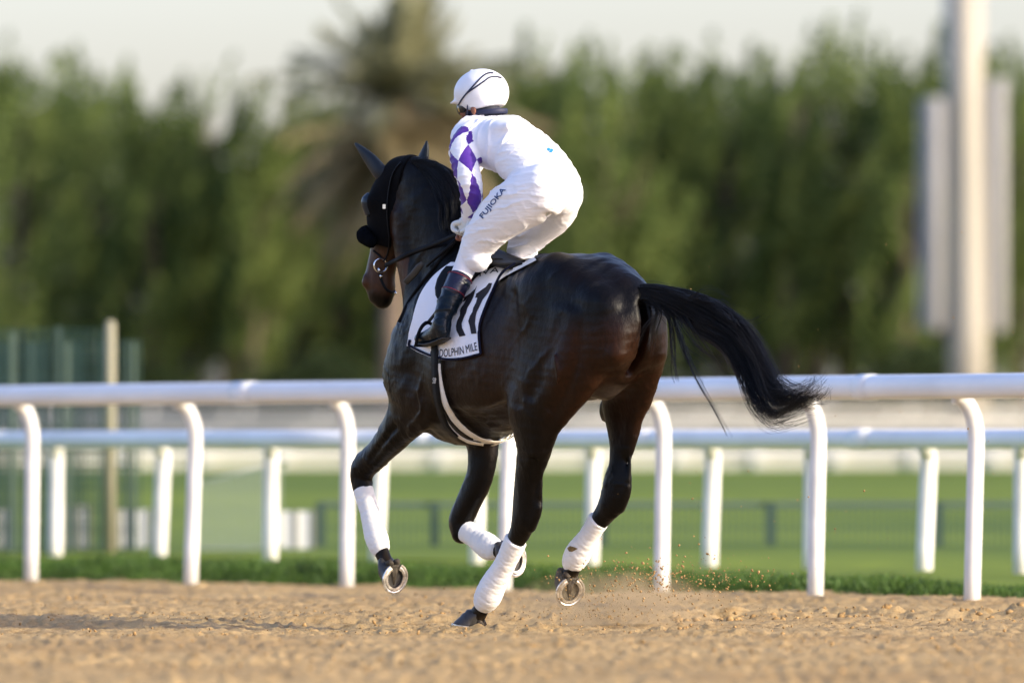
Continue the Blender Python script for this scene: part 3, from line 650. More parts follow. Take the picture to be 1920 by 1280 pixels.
ptext('S8', lambda x, y: (819.5 + x * 6 + y * 2, 716 - y * 14), 1, bvh_h, .0275, 'girth_lettering', M_web, sd, nsub=1)
# bridle: bit ring, straps, sheepskin roll, cup, reins
br = empty('bridle', HW(718, 497, -.1)); tag(br, 'black bridle with silver bit ring and fluffy noseband roll, on the hooded head', 'bridle')
M_steel = mat('steel', (.75, .76, .78), .2, metal=1)
mb = MB(); c0 = ray(bvh_h, 716, 497, .016); c0 = c0 or HW(716, 497, -.1)
mb.tube([c0 + Vector((math.cos(a) * .029, -.004 + .012 * math.cos(a), math.sin(a) * .031)) for a in np.linspace(0, 2 * math.pi, 25)], .0042, 8, cap=False); mb.build('bit_ring', M_steel, br)
bvh_hood = BVHTree.FromPolygons([tuple(v.co) for v in hood.data.vertices], [tuple(p.vertices) for p in hood.data.polygons])
def surf(px, py, off, Yd=0):
    c = [q for q in (ray(bvh_hood, px, py, off), ray(bvh_h, px, py, off)) if q is not None]
    return min(c, key=lambda q: q.y) if c else WP(px, py, Yd)
def path3(pts, off, e0=None, e1=None):
    P = crom([(x, y, 0) for x, y in pts], 6)[:, :2]; hit = [surf(x, y, off, None) if (ray(bvh_h, x, y) or ray(bvh_hood, x, y)) else None for x, y in P]
    y0 = e0.y if e0 else next(h.y for h in hit if h); y1 = e1.y if e1 else [h.y for h in hit if h][-1]; out = []
    for i, (x, y) in enumerate(P):
        Yl = y0 + (y1 - y0) * i / (len(P) - 1)
        if hit[i] is not None: Yl = min(Yl, hit[i].y) if (e0 or e1) else hit[i].y
        out.append(Yl)
    for _ in range(3): out = [out[0]] + [min(out[i], (out[i-1] + out[i] * 2 + out[i+1]) / 4) if (e0 or e1) else (out[i-1] + out[i] * 2 + out[i+1]) / 4 for i in range(1, len(out) - 1)] + [out[-1]]
    return [WP(x, y, Y) for (x, y), Y in zip(P, out)]
mb = MB(); mb.tube(path3([(752,304),(738,322),(730,350),(726,385),(727,420),(730,450),(726,478),(719,490)], .006), .0085, 8, flat=.4, up=(0, -1, 0)); mb.build('cheek_strap', M_leather, br)
mb = MB(); q = surf(723, 387, .012); mb.box(q, (.013, .006, .020)); mb.build('buckle', M_steel, br, smooth=False)
mb = MB(); mb.tube(path3([(711,512),(716,528),(724,542),(735,548),(741,545)], .006), .006, 8, flat=.5); mb.build('chin_strap', M_leather, br); mb = MB(); mb.tube(path3([(700,470),(712,480),(716,486)], .006), .005, 8); mb.build('nose_strap', M_leather, br)
for x, y, r in ((711, 506, .011), (714, 518, .008), (738, 549, .008)): mb = MB(); q = surf(x, y, .006); mb.tube([q + Vector((0, 0, r)), q + Vector((.003, -.004, 0)), q - Vector((0, 0, r))], [.004, .007, .004], 8); mb.build('bit_fitting', M_steel, br)
M_fleece = mat('black_fleece', (.0022, .003, .0045), 1.0, spec=.05, bump=[((220, 220, 220), .003)])
f = Field(hd_pt(.5, .1) - .22, hd_pt(.5, .1) + .22, .0045)
f.chain([(*hd_pt(.575, .03, -.10), 0.029, 0.029), (*hd_pt(.55, .08, -.085), 0.036, 0.036), (*hd_pt(.54, .115, -.03), 0.039, 0.039), (*hd_pt(.54, .115, .03), 0.039, 0.039), (*hd_pt(.55, .08, .085), 0.036, 0.036), (*hd_pt(.575, .03, .10), 0.029, 0.029)], .02)
mkf('noseband_roll', f, M_fleece, br, 1, disp=lambda P, Fq: P + (np.stack([vnoise(P, 220, k) for k in (1, 2, 3)], 1)) * .0030)
M_cup = mat('blue_black_cup', (.008, .018, .030), .35, spec=.3, coat=.1)
for s in (-1, 1):
    f = Field(hd_pt(.27, .08, s * .09) - .1, hd_pt(.27, .08, s * .09) + .1, .004)
    f.chain([(*hd_pt(.215, .096, s * .080), .014, .022), (*hd_pt(.27, .104, s * .086), .018, .028), (*hd_pt(.36, .088, s * .078), .010, .022)], .01)
    mkf('eye_cup', f, M_cup, horse, 1)
handp = HW(866, 433, -.10)
mb = MB(); mb.tube(path3([(722,498),(745,486),(772,473),(800,463),(832,450),(864,436)], .010, c0, handp), .0105, 8, flat=.35, up=(0, 0, 1)); mb.build('rein', M_leather, br)
mb = MB(); mb.tube(path3([(862,440),(845,462),(822,492),(800,520),(780,545),(764,570),(754,592),(748,604)], .012), .0085, 8, flat=.45); mb.build('neck_strap', M_leather, br)
# ------------------------------------------------------------ THE RIDER
person = None
LO4, HI4 = (-.60, -.50, 1.20), (.62, .45, 2.60)
LARM = [hc(884,262,-.12,.070,.068), hc(872,276,-.16,.066,.066), hc(872,302,-.19,.058,.060), hc(882,345,-.21,.050,.053), hc(884,375,-.18,.044,.048), hc(880,405,-.13,.033,.036)]
RARM = [hc(924,260,.14,.066,.062), hc(900,285,.17,.052,.054), hc(876,332,.14,.040,.042), hc(884,375,.08,.042,.044), hc(882,408,.00,.033,.034)]
TORSO = [hc(1026,345,0,.148,.118), hc(1000,304,0,.138,.110), hc(965,279,0,.150,.118), hc(930,268,0,.168,.112), hc(905,258,0,.155,.082), hc(896,240,0,.085,.065)]
LTH = [hc(1022,358,-.09,.098,.118), hc(980,376,-.135,.090,.118), hc(935,409,-.165,.078,.104), hc(900,450,-.18,.062,.080), hc(884,480,-.185,.052,.060)]
LSH = [hc(884,475,-.185,.055,.058), hc(871,503,-.21,.048,.050), hc(854,539,-.26,.041,.045), hc(839,573,-.30,.038,.043), hc(828,603,-.335,.030,.036)]
LFT = [hc(829,612,-.345,.033,.040), hc(819,625,-.335,.035,.038), hc(805,632,-.31,.036,.029), hc(792,634,-.29,.032,.022)]
RTH = [hc(1050,362,.085,.094,.108), hc(1042,393,.13,.082,.092), hc(1013,424,.15,.070,.078), hc(982,452,.16,.062,.066), hc(980,478,.17,.054,.058)]
RSH = [hc(984,470,.165,.056,.060), hc(985,498,.20,.050,.054), hc(970,540,.25,.044,.050), hc(956,590,.30,.034,.040), hc(950,612,.31,.032,.036)]
RFT = [hc(950,612,.315,.033,.046), hc(936,626,.315,.036,.040), hc(918,634,.32,.037,.030), hc(900,640,.32,.033,.022)]
lk = np.array((.91, -.30, -.22)); lk /= np.linalg.norm(lk); lup = np.array((0, 0, 1.0)); lup = lup - lk * lup.dot(lk); lup /= np.linalg.norm(lup); lsd = np.cross(lk, lup); lsd *= np.sign(lsd[1])
hc0 = H(900, 178, .02)
def J(f_, s_, u_): return hc0 + lk * f_ + lsd * s_ + lup * u_
def jrot(): return [[lk[i], lsd[i], lup[i]] for i in range(3)]
fb = Field(LO4, HI4, .0052); g = -.009
for ch in (TORSO, LARM, RARM, LTH, LSH, RTH, RSH): fb.chain(ch, .03, grow=-.022 if ch in (LTH, RTH, TORSO) else (-.016 if ch in (LSH, RSH) else g))
for ch in (LFT, RFT): fb.chain(ch, .02, grow=g)
fb.chain([hc(898,240,0,.055,.055), (*J(-.02, 0, -.12), .055, .058), (*J(0, 0, -.05), .055, .06)], .03)      # neck
fb.ball(J(-.012, 0, -.005), (.092, .074, .095), .02, jrot()); fb.ball(J(.038, 0, -.075), (.052, .052, .065), .03, jrot())
fb.chain([(*J(.05, 0, -.125), .026, .022), (*J(.068, 0, -.13), .018, .016)], .02)                             # chin
fb.chain([(*J(.088, 0, -.045), .008, .010), (*J(.104, 0, -.078), .013, .012)], .012)                          # nose
fb.chain([(*J(.082, -.022, -.104), .006, .006), (*J(.088, 0, -.103), .008, .007), (*J(.082, .022, -.104), .006, .006)], .006)
for s in (-1, 1):
    fb.ball(J(.072, s * .045, -.062), (.022, .022, .022), .02, jrot())
    fb.chain([(*J(.002, s * .077, -.056), .005, .013), (*J(-.002, s * .080, -.074), .006, .016), (*J(.002, s * .076, -.092), .005, .009)], .006, side=lsd)   # ears
# the bare right hand below the gloved left one: palm, four curled fingers, thumb along the whip
fb.chain([hc(882,410,.0,.026,.02), hc(880,424,-.03,.022,.038), hc(872,433,-.06,.016,.034)], .012, grow=0)
for i, (x, y) in enumerate(((860,444),(866,441),(873,438),(880,436))):
    fb.chain([hc(x+8,y-10,-.05,.0095,.0095), hc(x,y-4,-.10,.0092,.0092), hc(x-3+i,y+3,-.115,.0085,.0085), hc(x+3,y+6,-.10,.0078,.0078)], .004)
fb.chain([hc(876,424,-.05,.011,.011), hc(862,430,-.09,.010,.010), hc(853,440,-.10,.0085,.0085)], .005)
M_skin = mat('skin', (.27, .115, .070), .5, spec=.4, noise=((30, 30, 30), .15, 3), bump=[((300, 300, 300), .0006)])
M_skin.node_tree.nodes['Principled BSDF'].inputs['Subsurface Weight'].default_value = .08
PC, _ = fb.mesh(1)
person, _ = mkf('person', fb, M_skin, None, 1)
tag(person, 'jockey in white silks with purple diamond sleeves and white helmet, crouching over the black racehorse', 'person')
del fb
def armuv(P, ch):
    Q = crom([c[:3] for c in ch], 6); best = np.full(len(P), 9.0); S = np.zeros(len(P)); TH = np.zeros(len(P)); L = 0
    for j in range(len(Q) - 1):
        A, B = Q[j], Q[j + 1]; l = np.linalg.norm(B - A); w_ = (B - A) / l; q = P - A; t = np.clip(q @ w_, 0, l); d = q - np.outer(t, w_); dd = np.linalg.norm(d, axis=1)
        v = np.array((-.62, -.79, 0)); v = np.array((-.61, .0, 0)) if 0 else np.array((-.78, -.62, 0)); v = v - w_ * v.dot(w_); v /= np.linalg.norm(v); u = np.cross(w_, v)
        m = dd < best; best[m] = dd[m]; S[m] = L + t[m]; TH[m] = np.arctan2(d[m] @ u, d[m] @ v); L += l
    return TH / (2 * math.pi), S, best, L
# jersey with diamond sleeves
fj = Field((-.45, -.36, 1.72), (.58, .33, 2.42), .0046)
fj.chain(TORSO, .03, grow=.004); fj.chain(LARM, .022, grow=.003); fj.chain(RARM, .022, grow=.003)
fj.ball(H(952, 238, -.06), (.09, .07, .035), .05); fj.ball(H(955, 236, .06), (.09, .07, .035), .05)
fj.chain([hc(898,246,0,.072,.060), hc(897,226,0,.058,.055)], .03)
fj.half(H(895, 222, 0), (.35, 0, .94))
fj.half(H(879,408,-.13), H(880,405,-.13) - H(884,375,-.18)) if 0 else None
def jdisp(P, Fq):
    N = normals(P, Fq); x = P[:, 0]
    thL, S, dL, LL = armuv(P, LARM); arm = np.exp(-(dL / .075) ** 6)
    f_ = folds(P, (.55, .3, .75), 62, 2.2, 31, 2.2) * .008 * (1 - arm) + folds(P, (.2, .5, 1), 90, 1.8, 37, 2.2) * .008 * arm
    f_ += .003 * vnoise(P, 12, 5) + folds(P, (.9, -.4, .2), 48, 2.0, 41, 2.0) * .008 * (1 - arm)
    return P + N * f_[:, None]
def jattr(P):
    a = armuv(P, LARM); b = armuv(P, RARM); left = a[2] < b[2]
    th = np.where(left, a[0], b[0]); S = np.where(left, a[1], b[1]); d = np.where(left, a[2], b[2]); L = a[3]
    m = ((d < .076) & (S > .0) & (S < L - .042)).astype(float); bside = np.where(left, P[:, 1] < -.085, P[:, 1] > .10)
    return {'sleeve': ('FLOAT_VECTOR', np.stack((th, S, m * (bside | (S > .1))), 1))}
M_jersey = mat('white_jersey', (.86, .86, .89), .6, sheen=.1, bump=[((14, 14, 50), .004), ((500, 500, 500), .0004)])
N = M_jersey.node_tree; at = N.nodes.new('ShaderNodeAttribute'); at.attribute_name = 'sleeve'; sx = N.nodes.new('ShaderNodeSeparateXYZ'); N.links.new(at.outputs['Vector'], sx.inputs[0])
def math_(op, a, b=None):
    n = N.nodes.new('ShaderNodeMath'); n.operation = op
    for i, v in enumerate((a, b)):
        if v is None: continue
        if isinstance(v, (int, float)): n.inputs[i].default_value = v
        else: N.links.new(v, n.inputs[i])
    return n.outputs[0]
u3 = math_('MULTIPLY', sx.outputs[0], 4.0); sl2 = math_('DIVIDE', sx.outputs[1], .142)
p_ = math_('ADD', math_('ADD', u3, sl2), 1.15); q_ = math_('ADD', math_('SUBTRACT', u3, sl2), .45)
chk = math_('ABSOLUTE', math_('MODULO', math_('ADD', math_('FLOOR', p_), math_('FLOOR', q_)), 2)); msk = math_('GREATER_THAN', sx.outputs[2], .5)
mx = N.nodes.new('ShaderNodeMix'); mx.data_type = 'RGBA'; mx.inputs[6].default_value = (.86, .86, .89, 1); mx.inputs[7].default_value = (.070, .014, .27, 1)
N.links.new(math_('MULTIPLY', chk, msk), mx.inputs[0]); N.links.new(mx.outputs[2], N.nodes['Principled BSDF'].inputs['Base Color'])
jersey, _ = mkf('jersey', fj, M_jersey, person, 1, jattr, jdisp)
# breeches
fp = Field((-.60, -.34, 1.50), (.36, .34, 2.16), .0046)
fp.chain([hc(1028,348,0,.150,.120), hc(1008,316,0,.146,.117), hc(990,299,0,.150,.120), hc(978,291,0,.148,.120)], .03, grow=.006)
for ch in (LTH, RTH): fp.chain(ch, .02, grow=.006)
fp.ball(H(1016, 362, -.075), (.085, .075, .095), .03); fp.ball(H(1048, 350, .07), (.076, .070, .092), .03)
fp.chain([hc(893,470,-.18,.062,.072), hc(896,486,-.185,.056,.060)], .01)
fp.half(H(983, 290, 0), H(955, 272, 0) - H(1000, 318, 0)); fp.half(H(893, 488, -.185), H(893, 500, -.185) - H(900, 455, -.18)) if 0 else None
fp.chain([(-.44,0,1.86,.008,.05),(-.40,0,1.74,.012,.055)], .03, op='cut')
fp.chain([hc(975,447,-.20,.008,.012), hc(1000,432,-.19,.012,.016), hc(1022,412,-.13,.012,.02), hc(1035,398,-.05,.01,.02)], .03, op='cut')
def pdisp(P, Fq):
    N_ = normals(P, Fq); kL = np.exp(-(np.linalg.norm(P - H(900,468,-.18), axis=1) / .14) ** 2) + np.exp(-(np.linalg.norm(P - H(985,462,.16), axis=1) / .15) ** 2)
    cr = np.exp(-(np.linalg.norm(P - H(1010,400,0), axis=1) / .14) ** 2) + .6 * np.exp(-(np.linalg.norm(P - H(960,320,-.1), axis=1) / .12) ** 2)
    f_ = folds(P, (.15, .35, 1), 70, 2.4, 51, 2.0) * .013 * (.35 + 1.2 * kL) + folds(P, (.3, .6, .7), 60, 2.2, 57, 2.2) * .014 * (.2 + cr) + .0025 * vnoise(P, 11, 9)
    return P + N_ * f_[:, None]
M_breech = mat('white_breeches', (.86, .86, .88), .62, sheen=.1, bump=[((12, 12, 60), .005), ((500, 500, 500), .0004)])
breech, PB_ = mkf('breeches', fp, M_breech, person, 1, disp=pdisp)
# white leg liners above the boots
M_liner = mat('white_stretch_liner', (.80, .79, .80), .55, bump=[((200, 200, 200), .0006), ((12, 12, 12), .003)])
for ch in (LSH, RSH):
    P = np.array([q[:3] for q in ch]); f = Field(P.min(0) - .1, P.max(0) + .1, .0045); f.chain(ch[:3], .01, grow=.001, cap=.012); mkf('leg_liner', f, M_liner, person, 1)
M_boot = mat('black_patent_boot', (.003, .008, .014), .30, spec=.20, coat=.05, bump=[((14, 14, 25), .010)])
M_bootc = mat('navy_boot_cuff', (.007, .007, .024), .3, spec=.4, coat=.15, bump=[((20, 20, 30), .006)])
M_red = mat('red_stitching', (.20, .012, .03), .6)
for ch, ft in ((LSH, LFT), (RSH, RFT)):
    P = np.array([q[:3] for q in ch] + [q[:3] for q in ft]); f = Field(P.min(0) - .1, P.max(0) + .1, .0042)
    top = [tuple(np.array(ch[1]) * .45 + np.array(ch[2]) * .55)] + ch[2:]
    f.chain(top, .01, grow=.007, cap=.010); f.chain(ft, .02, grow=.004)
    f.chain([(ft[0][0] - .012, ft[0][1], ft[0][2] - .018, .03, .03), (ft[0][0] - .012, ft[0][1], ft[0][2] - .045, .028, .028)], .012, cap=.01)
    def bd(P_, Fq): return P_ + normals(P_, Fq) * (folds(P_, (.3, .2, 1), 55, 1.6, 71, 1.4) * .006 + .003 * vnoise(P_, 22, 3))[:, None]
    bo, _ = mkf('boot', f, M_boot, person, 1, disp=bd)
    f = Field(P.min(0) - .1, P.max(0) + .1, .0042); A = np.array(ch[1]); B = np.array(ch[2]); Cc = np.array(ch[3])
    cf = [tuple(A * .5 + B * .5), tuple(B * .95 + A * .05), tuple(B * .72 + Cc * .28)]; f.chain(cf, .01, grow=.0105, cap=.008); mkf('boot_cuff', f, M_bootc, bo, 1)
    mb = MB()
    for q in (cf[0], cf[2]):
        c = np.array(q[:3]); ax_ = np.array(cf[2][:3]) - np.array(cf[0][:3]); ax_ /= np.linalg.norm(ax_); u = np.array((0, 1, 0)) - ax_ * ax_[1]; u /= np.linalg.norm(u); v = np.cross(ax_, u)
        pts = [c + u * math.cos(t) * (q[3] + .0125) + v * math.sin(t) * (q[4] + .0125) for t in np.linspace(0, 2 * math.pi, 33)]
        mb.tube([Vector(toW(p)[0]) for p in pts], .0017, 5, cap=False)
    mb.build('red_trim', M_red, bo)
    sole = [(*(np.array(q[:3]) + (0, 0, -q[4] - .004)), q[3] + .004, .008) for q in ft[1:]]
    f = Field(P.min(0) - .1, P.max(0) + .1, .0042); f.chain([(ft[0][0] - .03, ft[0][1], ft[0][2] - .052, .028, .008)] + sole, .01); mkf('boot_sole', f, mat('boot_sole', (.02, .018, .016), .7), bo, 1)
# stirrups belong to the saddle
for ft, shn in ((LFT, LSH), (RFT, RSH)):
    c = Vector(toW(np.array(ft[2][:3]) * .5 + np.array(ft[3][:3]) * .5)[0]); t = Vector(toW((0, 1, 0))[0]); fw = Vector(toW((1, 0, -.25))[0]).normalized()
    mb = MB(); up = Vector((0, 0, 1)) * .95 + fw * -.15; base = c + Vector((0, 0, -.036))
    pts = [base - t * .056] + [base + t * (-.056 * math.cos(a)) * (1 - .0 * a) + up * (.105 * math.sin(a)) for a in np.linspace(0.15, math.pi - .15, 15)] + [base + t * .056]
    mb.tube(pts, .0055, 8, flat=1.6, up=fw); mb.tube([base - t * .058, base + t * .058], .006, 8, flat=2.6, up=(0, 0, 1)); st = mb.build('stirrup_iron', M_leather, sd)
    mb = MB(); hq = H(850, 545, -.28); hq[1] *= -np.sign(ft[0][1]); q = Vector(toW(hq)[0]); topp = base + up * .105; mid = q.lerp(topp, .5)
    mb.tube([q, mid, topp], .011, 6, flat=.2, up=fw); mb.build('stirrup_leather', M_leather, sd)
# helmet, peak, straps, goggles, collar
M_helm = mat('white_helmet_silk', (.82, .83, .86), .45, sheen=.1, bump=[((10, 10, 16), .006), ((30, 30, 30), .0012)])
f = Field(hc0 - .22, hc0 + .22, .0040); f.ball(J(-.004, 0, .012), (.124, .108, .103), .01, jrot()); f.ball(J(-.043, 0, -.005), (.086, .100, .086), .03, jrot())
f.half(J(-.02, 0, -.070), lup * -1 + lk * .0)
f.half(J(.06, 0, -.045), lk * .55 - lup * .83)
f.chain([(*J(.080, -.07, -.010), .020, .006), (*J(.116, -.035, -.006), .024, .006), (*J(.124, 0, -.004), .026, .006), (*J(.116, .035, -.006), .024, .006), (*J(.080, .07, -.010), .020, .006)], .018, side=lk)
f.chain([(*J(.02, 0, .115), .007, .006), (*J(.018, 0, .117), .009, .005)], .012)
helmet, HPv = mkf('helmet', f, M_helm, person, 2)
bvh_m = BVHTree.FromPolygons([tuple(v.co) for v in helmet.data.vertices], [tuple(p.vertices) for p in helmet.data.polygons])
M_strap = mat('navy_elastic', (.010, .014, .045), .6)
strip(bvh_m, [(860,197),(868,184),(880,170),(893,156),(905,144),(915,138),(925,137.5)], 2.6, .002, 'goggle_strap', M_strap, helmet, 30, thickness if 0 else False, .002)
strip(bvh_m, [(864,190),(875,176),(892,164),(908,153),(918,146),(930,144.5),(940,147)], 2.6, .0025, 'goggle_strap', M_strap, helmet, 30, False, .002)
mb = MB(); mb.tube([Vector(toW(J(-.01 + .105 * math.cos(a), .074 * math.sin(a), -.072 - .03 * (1 - math.cos(a)) / 2))[0]) for a in np.linspace(.9, 2 * math.pi - .9, 22)], .012, 8, flat=.35, up=(0, 0, 1)); mb.build('helmet_harness', M_strap, helmet)
f = Field(hc0 - .25, hc0 + .2, .0045); f.chain([hc(896,232,.0,.064,.060), (*J(-.024, 0, -.125), .056, .058), (*J(-.012, 0, -.060), .064, .068)], .01, cap=.01); mkf('neck_collar', f, mat('navy_collar', (.012, .016, .035), .7, bump=[((200, 200, 200), .0008)]), person, 1)
M_gog = mat('goggle_frame', (.01, .01, .012), .4); M_lens = mat('goggle_lens', (.30, .20, .06), .08, spec=.9, coat=1)
f = Field(hc0 - .2, hc0 + .2, .0035)
f.chain([(*J(.055, -.066, -.045), .012, .024), (*J(.092, -.045, -.045), .014, .029), (*J(.104, 0, -.042), .012, .022), (*J(.092, .045, -.045), .014, .029), (*J(.055, .066, -.045), .012, .024)], .008, side=lk); gg, _ = mkf('goggles', f, M_gog, person, 1)
f = Field(hc0 - .2, hc0 + .2, .0035)
for s in (-1, 1): f.chain([(*J(.080, s * .058, -.046), .012, .022), (*J(.104, s * .030, -.046), .012, .024)], .004, side=lk)
mkf('lens', f, M_lens, gg, 1)
mb = MB()
for s in (-1, 1): mb.tube([Vector(toW(p)[0]) for p in (J(.02, s*.082, -.035), J(.032, s*.082, -.075), J(.05, s*.062, -.115), J(.062, s*.03, -.142), J(.066, 0, -.150))], .010, 8, flat=.3, up=(0, -1, 0))
mb.build('chin_strap', M_strap, helmet)
# white left glove holding the reins
M_glove = mat('white_glove', (.70, .72, .70), .6, bump=[((60, 60, 60), .002)])
f = Field(H(868,425,-.13) - .15, H(868,425,-.13) + .15, .0032)
f.chain([hc(879,408,-.13,.030,.034), hc(876,418,-.13,.027,.040), hc(868,424,-.13,.022,.040)], .012)
for i, (x, y, b) in enumerate(((852,422,-.155),(857,425,-.135),(862,427,-.115),(868,428,-.098))):
    f.chain([hc(x+12,y-6,b,.012,.012), hc(x-1,y-2,b,.0115,.0115), hc(x-2,y+8,b-.005,.0105,.0105), hc(x+5,y+12,b,.0095,.0095)], .004)
f.chain([hc(880,418,-.15,.012,.012), hc(876,428,-.165,.011,.011), hc(866,434,-.165,.0095,.0095)], .006)
mkf('glove', f, M_glove, person, 1)
f = Field(H(880,408,-.13) - .1, H(880,408,-.13) + .1, .004); f.chain([hc(882,398,-.14,.037,.040), hc(879.5,409,-.13,.036,.039)], .01, cap=.006); mkf('cuff', f, mat('white_cuff', (.78, .76, .80), .7, bump=[((90, 90, 30), .002)]), person, 1)
# the whip, held in the right hand
wr = empty('whip', HW(868, 436, -.12)); tag(wr, 'black riding whip with a flat end flap, held in the jockey\'s hand', 'whip')
mb = MB(); pts = [HW(898,402,-.06), HW(884,418,-.10)] + path3([(868,436),(850,455),(830,473),(812,488),(800,499)], .030)[::3]; pts = pts[:2] + pts[2:]; nw = len(pts)
mb.tube(pts, list(np.linspace(.011, .006, nw)), 8); mb.tube([HW(901,398,-.055), HW(896,404,-.065)], [.015, .012], 8); mb.build('shaft', M_leather, wr)
mb = MB(); mb.tube([surf(x, y, .035) for x, y in ((804,494),(797,502),(784,517),(770,533))], [.010, .016, .016, .014], 8, flat=.28, up=(.78, 0, -.62)); mb.build('flap', mat('whip_flap', (.045, .042, .038), .6), wr)
# lettering on the breeches and the blue emblem on the waist
bvh_p = BVHTree.FromPolygons([tuple(v.co) for v in breech.data.vertices], [tuple(p.vertices) for p in breech.data.polygons])
M_blue = mat('navy_lettering', (.020, .055, .17), .7)
ptext('FUJIOKA', base_line([(905,411),(914,400),(926,385),(937,371),(949,356)], 9.5, 0), 1, bvh_p, .0022, 'name_lettering', M_blue, breech, bold=.018)
M_cy = mat('blue_emblem', (.01, .22, .60), .7)
for pts in ([(1025,279),(1029,277),(1032,281),(1029,284),(1026,283)], [(1031,280),(1034,279),(1038,282),(1036,285),(1032,284)], [(1028,284),(1033,284),(1036,287),(1031,287)]): patch(bvh_p, pts, .003, 'emblem', M_cy, breech, 2)
# ------------------------------------------------------------ THE PLACE: track, turf, rails, fences, trees
def fbm(x, y, sc, seed, octs=4, ani=1.0):
    """value noise on a lattice"""
    o = np.zeros_like(x); amp = 1.0; r = np.random.default_rng(seed)
    for k in range(octs):
        G = r.uniform(-1, 1, (256, 256)); u = x * sc * ani + 31.7 * k + 500; v = y * sc + 17.3 * k + 500
        iu = np.floor(u).astype(int); iv = np.floor(v).astype(int); fu = u - iu; fv = v - iv; fu = fu * fu * (3 - 2 * fu); fv = fv * fv * (3 - 2 * fv)
        g = lambda a, b: G[a % 256, b % 256]
        o += amp * ((g(iu, iv) * (1 - fu) + g(iu + 1, iv) * fu) * (1 - fv) + (g(iu, iv + 1) * (1 - fu) + g(iu + 1, iv + 1) * fu) * fv); amp *= .5; sc *= 2.03
    return o
M_sand = bpy.data.materials.new('track_sand'); M_sand.use_nodes = True; N = M_sand.node_tree; b = N.nodes['Principled BSDF']; b.inputs['Roughness'].default_value = .95; b.inputs['Specular IOR Level'].default_value = .15
tc = N.nodes.new('ShaderNodeTexCoord'); cr = []
for sc_ in (1.1, 14, 90):
    nn = N.nodes.new('ShaderNodeTexNoise'); nn.inputs['Scale'].default_value = sc_; nn.inputs['Detail'].default_value = 6; N.links.new(tc.outputs['Object'], nn.inputs[0]); cr.append(nn)
def mixn(fac, A, B):
    m = N.nodes.new('ShaderNodeMix'); m.data_type = 'RGBA'; N.links.new(fac, m.inputs[0])
    for i, v in ((6, A), (7, B)):
        if isinstance(v, tuple): m.inputs[i].default_value = (*v, 1)
        else: N.links.new(v, m.inputs[i])
    return m.outputs[2]
def ramp(src, a, b_):
    r = N.nodes.new('ShaderNodeMapRange'); r.inputs[1].default_value = a; r.inputs[2].default_value = b_; N.links.new(src, r.inputs[0]); return r.outputs[0]
c1 = mixn(ramp(cr[0].outputs[0], .35, .65), (.41, .275, .12), (.47, .325, .15)); c2 = mixn(ramp(cr[1].outputs[0], .48, .68), c1, (.30, .19, .075)); c3 = mixn(ramp(cr[2].outputs[0], .55, .75), c2, (.47, .34, .17))
mpd = N.nodes.new('ShaderNodeMapping'); mpd.inputs['Scale'].default_value = (.35, 1.1, 1); N.links.new(tc.outputs['Object'], mpd.inputs[0]); nd = N.nodes.new('ShaderNodeTexNoise'); nd.inputs['Scale'].default_value = 1; nd.inputs['Detail'].default_value = 5; N.links.new(mpd.outputs[0], nd.inputs[0])
c4 = mixn(ramp(nd.outputs[0], .50, .66), c3, (.33, .22, .10)); N.links.new(c4, b.inputs['Base Color'])
bp = N.nodes.new('ShaderNodeBump'); bp.inputs['Distance'].default_value = .006; N.links.new(cr[2].outputs[0], bp.inputs['Height']); N.links.new(bp.outputs[0], b.inputs['Normal'])
def sand_h(X, Y):
    h = .030 * fbm(X, Y, .55, 1, 2, .45) + .016 * fbm(X, Y, 2.2, 2, 3, .6) + .0035 * fbm(X, Y, 9, 3, 3) + .0085 * fbm(X, Y, 34, 4, 2)
    c = fbm(X, Y, 16, 5, 2); h += np.clip(c - .5, 0, 1) * .028 * np.clip(fbm(X, Y, .9, 6, 2, .5) + .45, 0, 1)     # clods in drifts
    dx, dy = X - HW(893,1170,-.12).x, Y - HW(893,1170,-.12).y; h += .004 - .006 * np.exp(-(dx * dx + dy * dy) / .05)
    h += .060 * np.exp(-((Y - 1.7 - .25 * np.sin(X * 1.3)) / .30) ** 2) * np.clip((X - .3) / 1.2, 0, 1) * (.6 + .8 * fbm(X, Y, 5, 9, 3))   # ridge thrown up on the right
    return h
RAIL = [(58,1090),(357,1096),(650,1101),(945,1107),(1240,1117),(1528,1128),(1822,1139)]
def gnd(px, py, z=0.0):
    d = (CH - z) * F / (py - HY); return Vector(((px - 960) / F * d, d - D, z))
RP = [gnd(*p) for p in RAIL]
P0 = RP[0] + (RP[0] - RP[1]); P00 = P0 + (RP[0] - RP[1]); PN = RP[-1] + (RP[-1] - RP[-2]); PNN = PN + (RP[-1] - RP[-2]); ALL = [P00, P0] + RP + [PN, PNN]
def rail_y(X):
    xs = [p.x for p in ALL]; ys = [p.y for p in ALL]; return np.interp(X, xs, ys, left=ys[0] - (xs[0] - 0) * 0, right=ys[-1])
nx, ny = 440, 620
U, Vv = np.meshgrid(np.linspace(0, 1, nx), np.linspace(0, 1, ny), indexing='ij')
Yg = -14.5 + 34 * Vv; Xg = (U - .5) * (4.8 + .07 * (Yg + 14.5)) * 1.06
Zg = sand_h(Xg, Yg)
Fq = (np.arange(nx - 1)[:, None] * ny + np.arange(ny - 1)[None, :]).ravel(); Fq = np.stack((Fq, Fq + ny, Fq + ny + 1, Fq + 1), 1)
ed = np.clip(np.minimum(np.minimum(U, 1 - U) * 14, np.minimum(Vv, 1 - Vv) * 20), 0, 1); ed = ed * ed * (3 - 2 * ed); Zg = Zg * ed - .058 * (1 - ed)
near = mk('track_sand', np.stack((Xg.ravel(), Yg.ravel(), Zg.ravel()), 1), Fq, M_sand); tag(near, kind='structure')
g = MB(); W_ = 3000
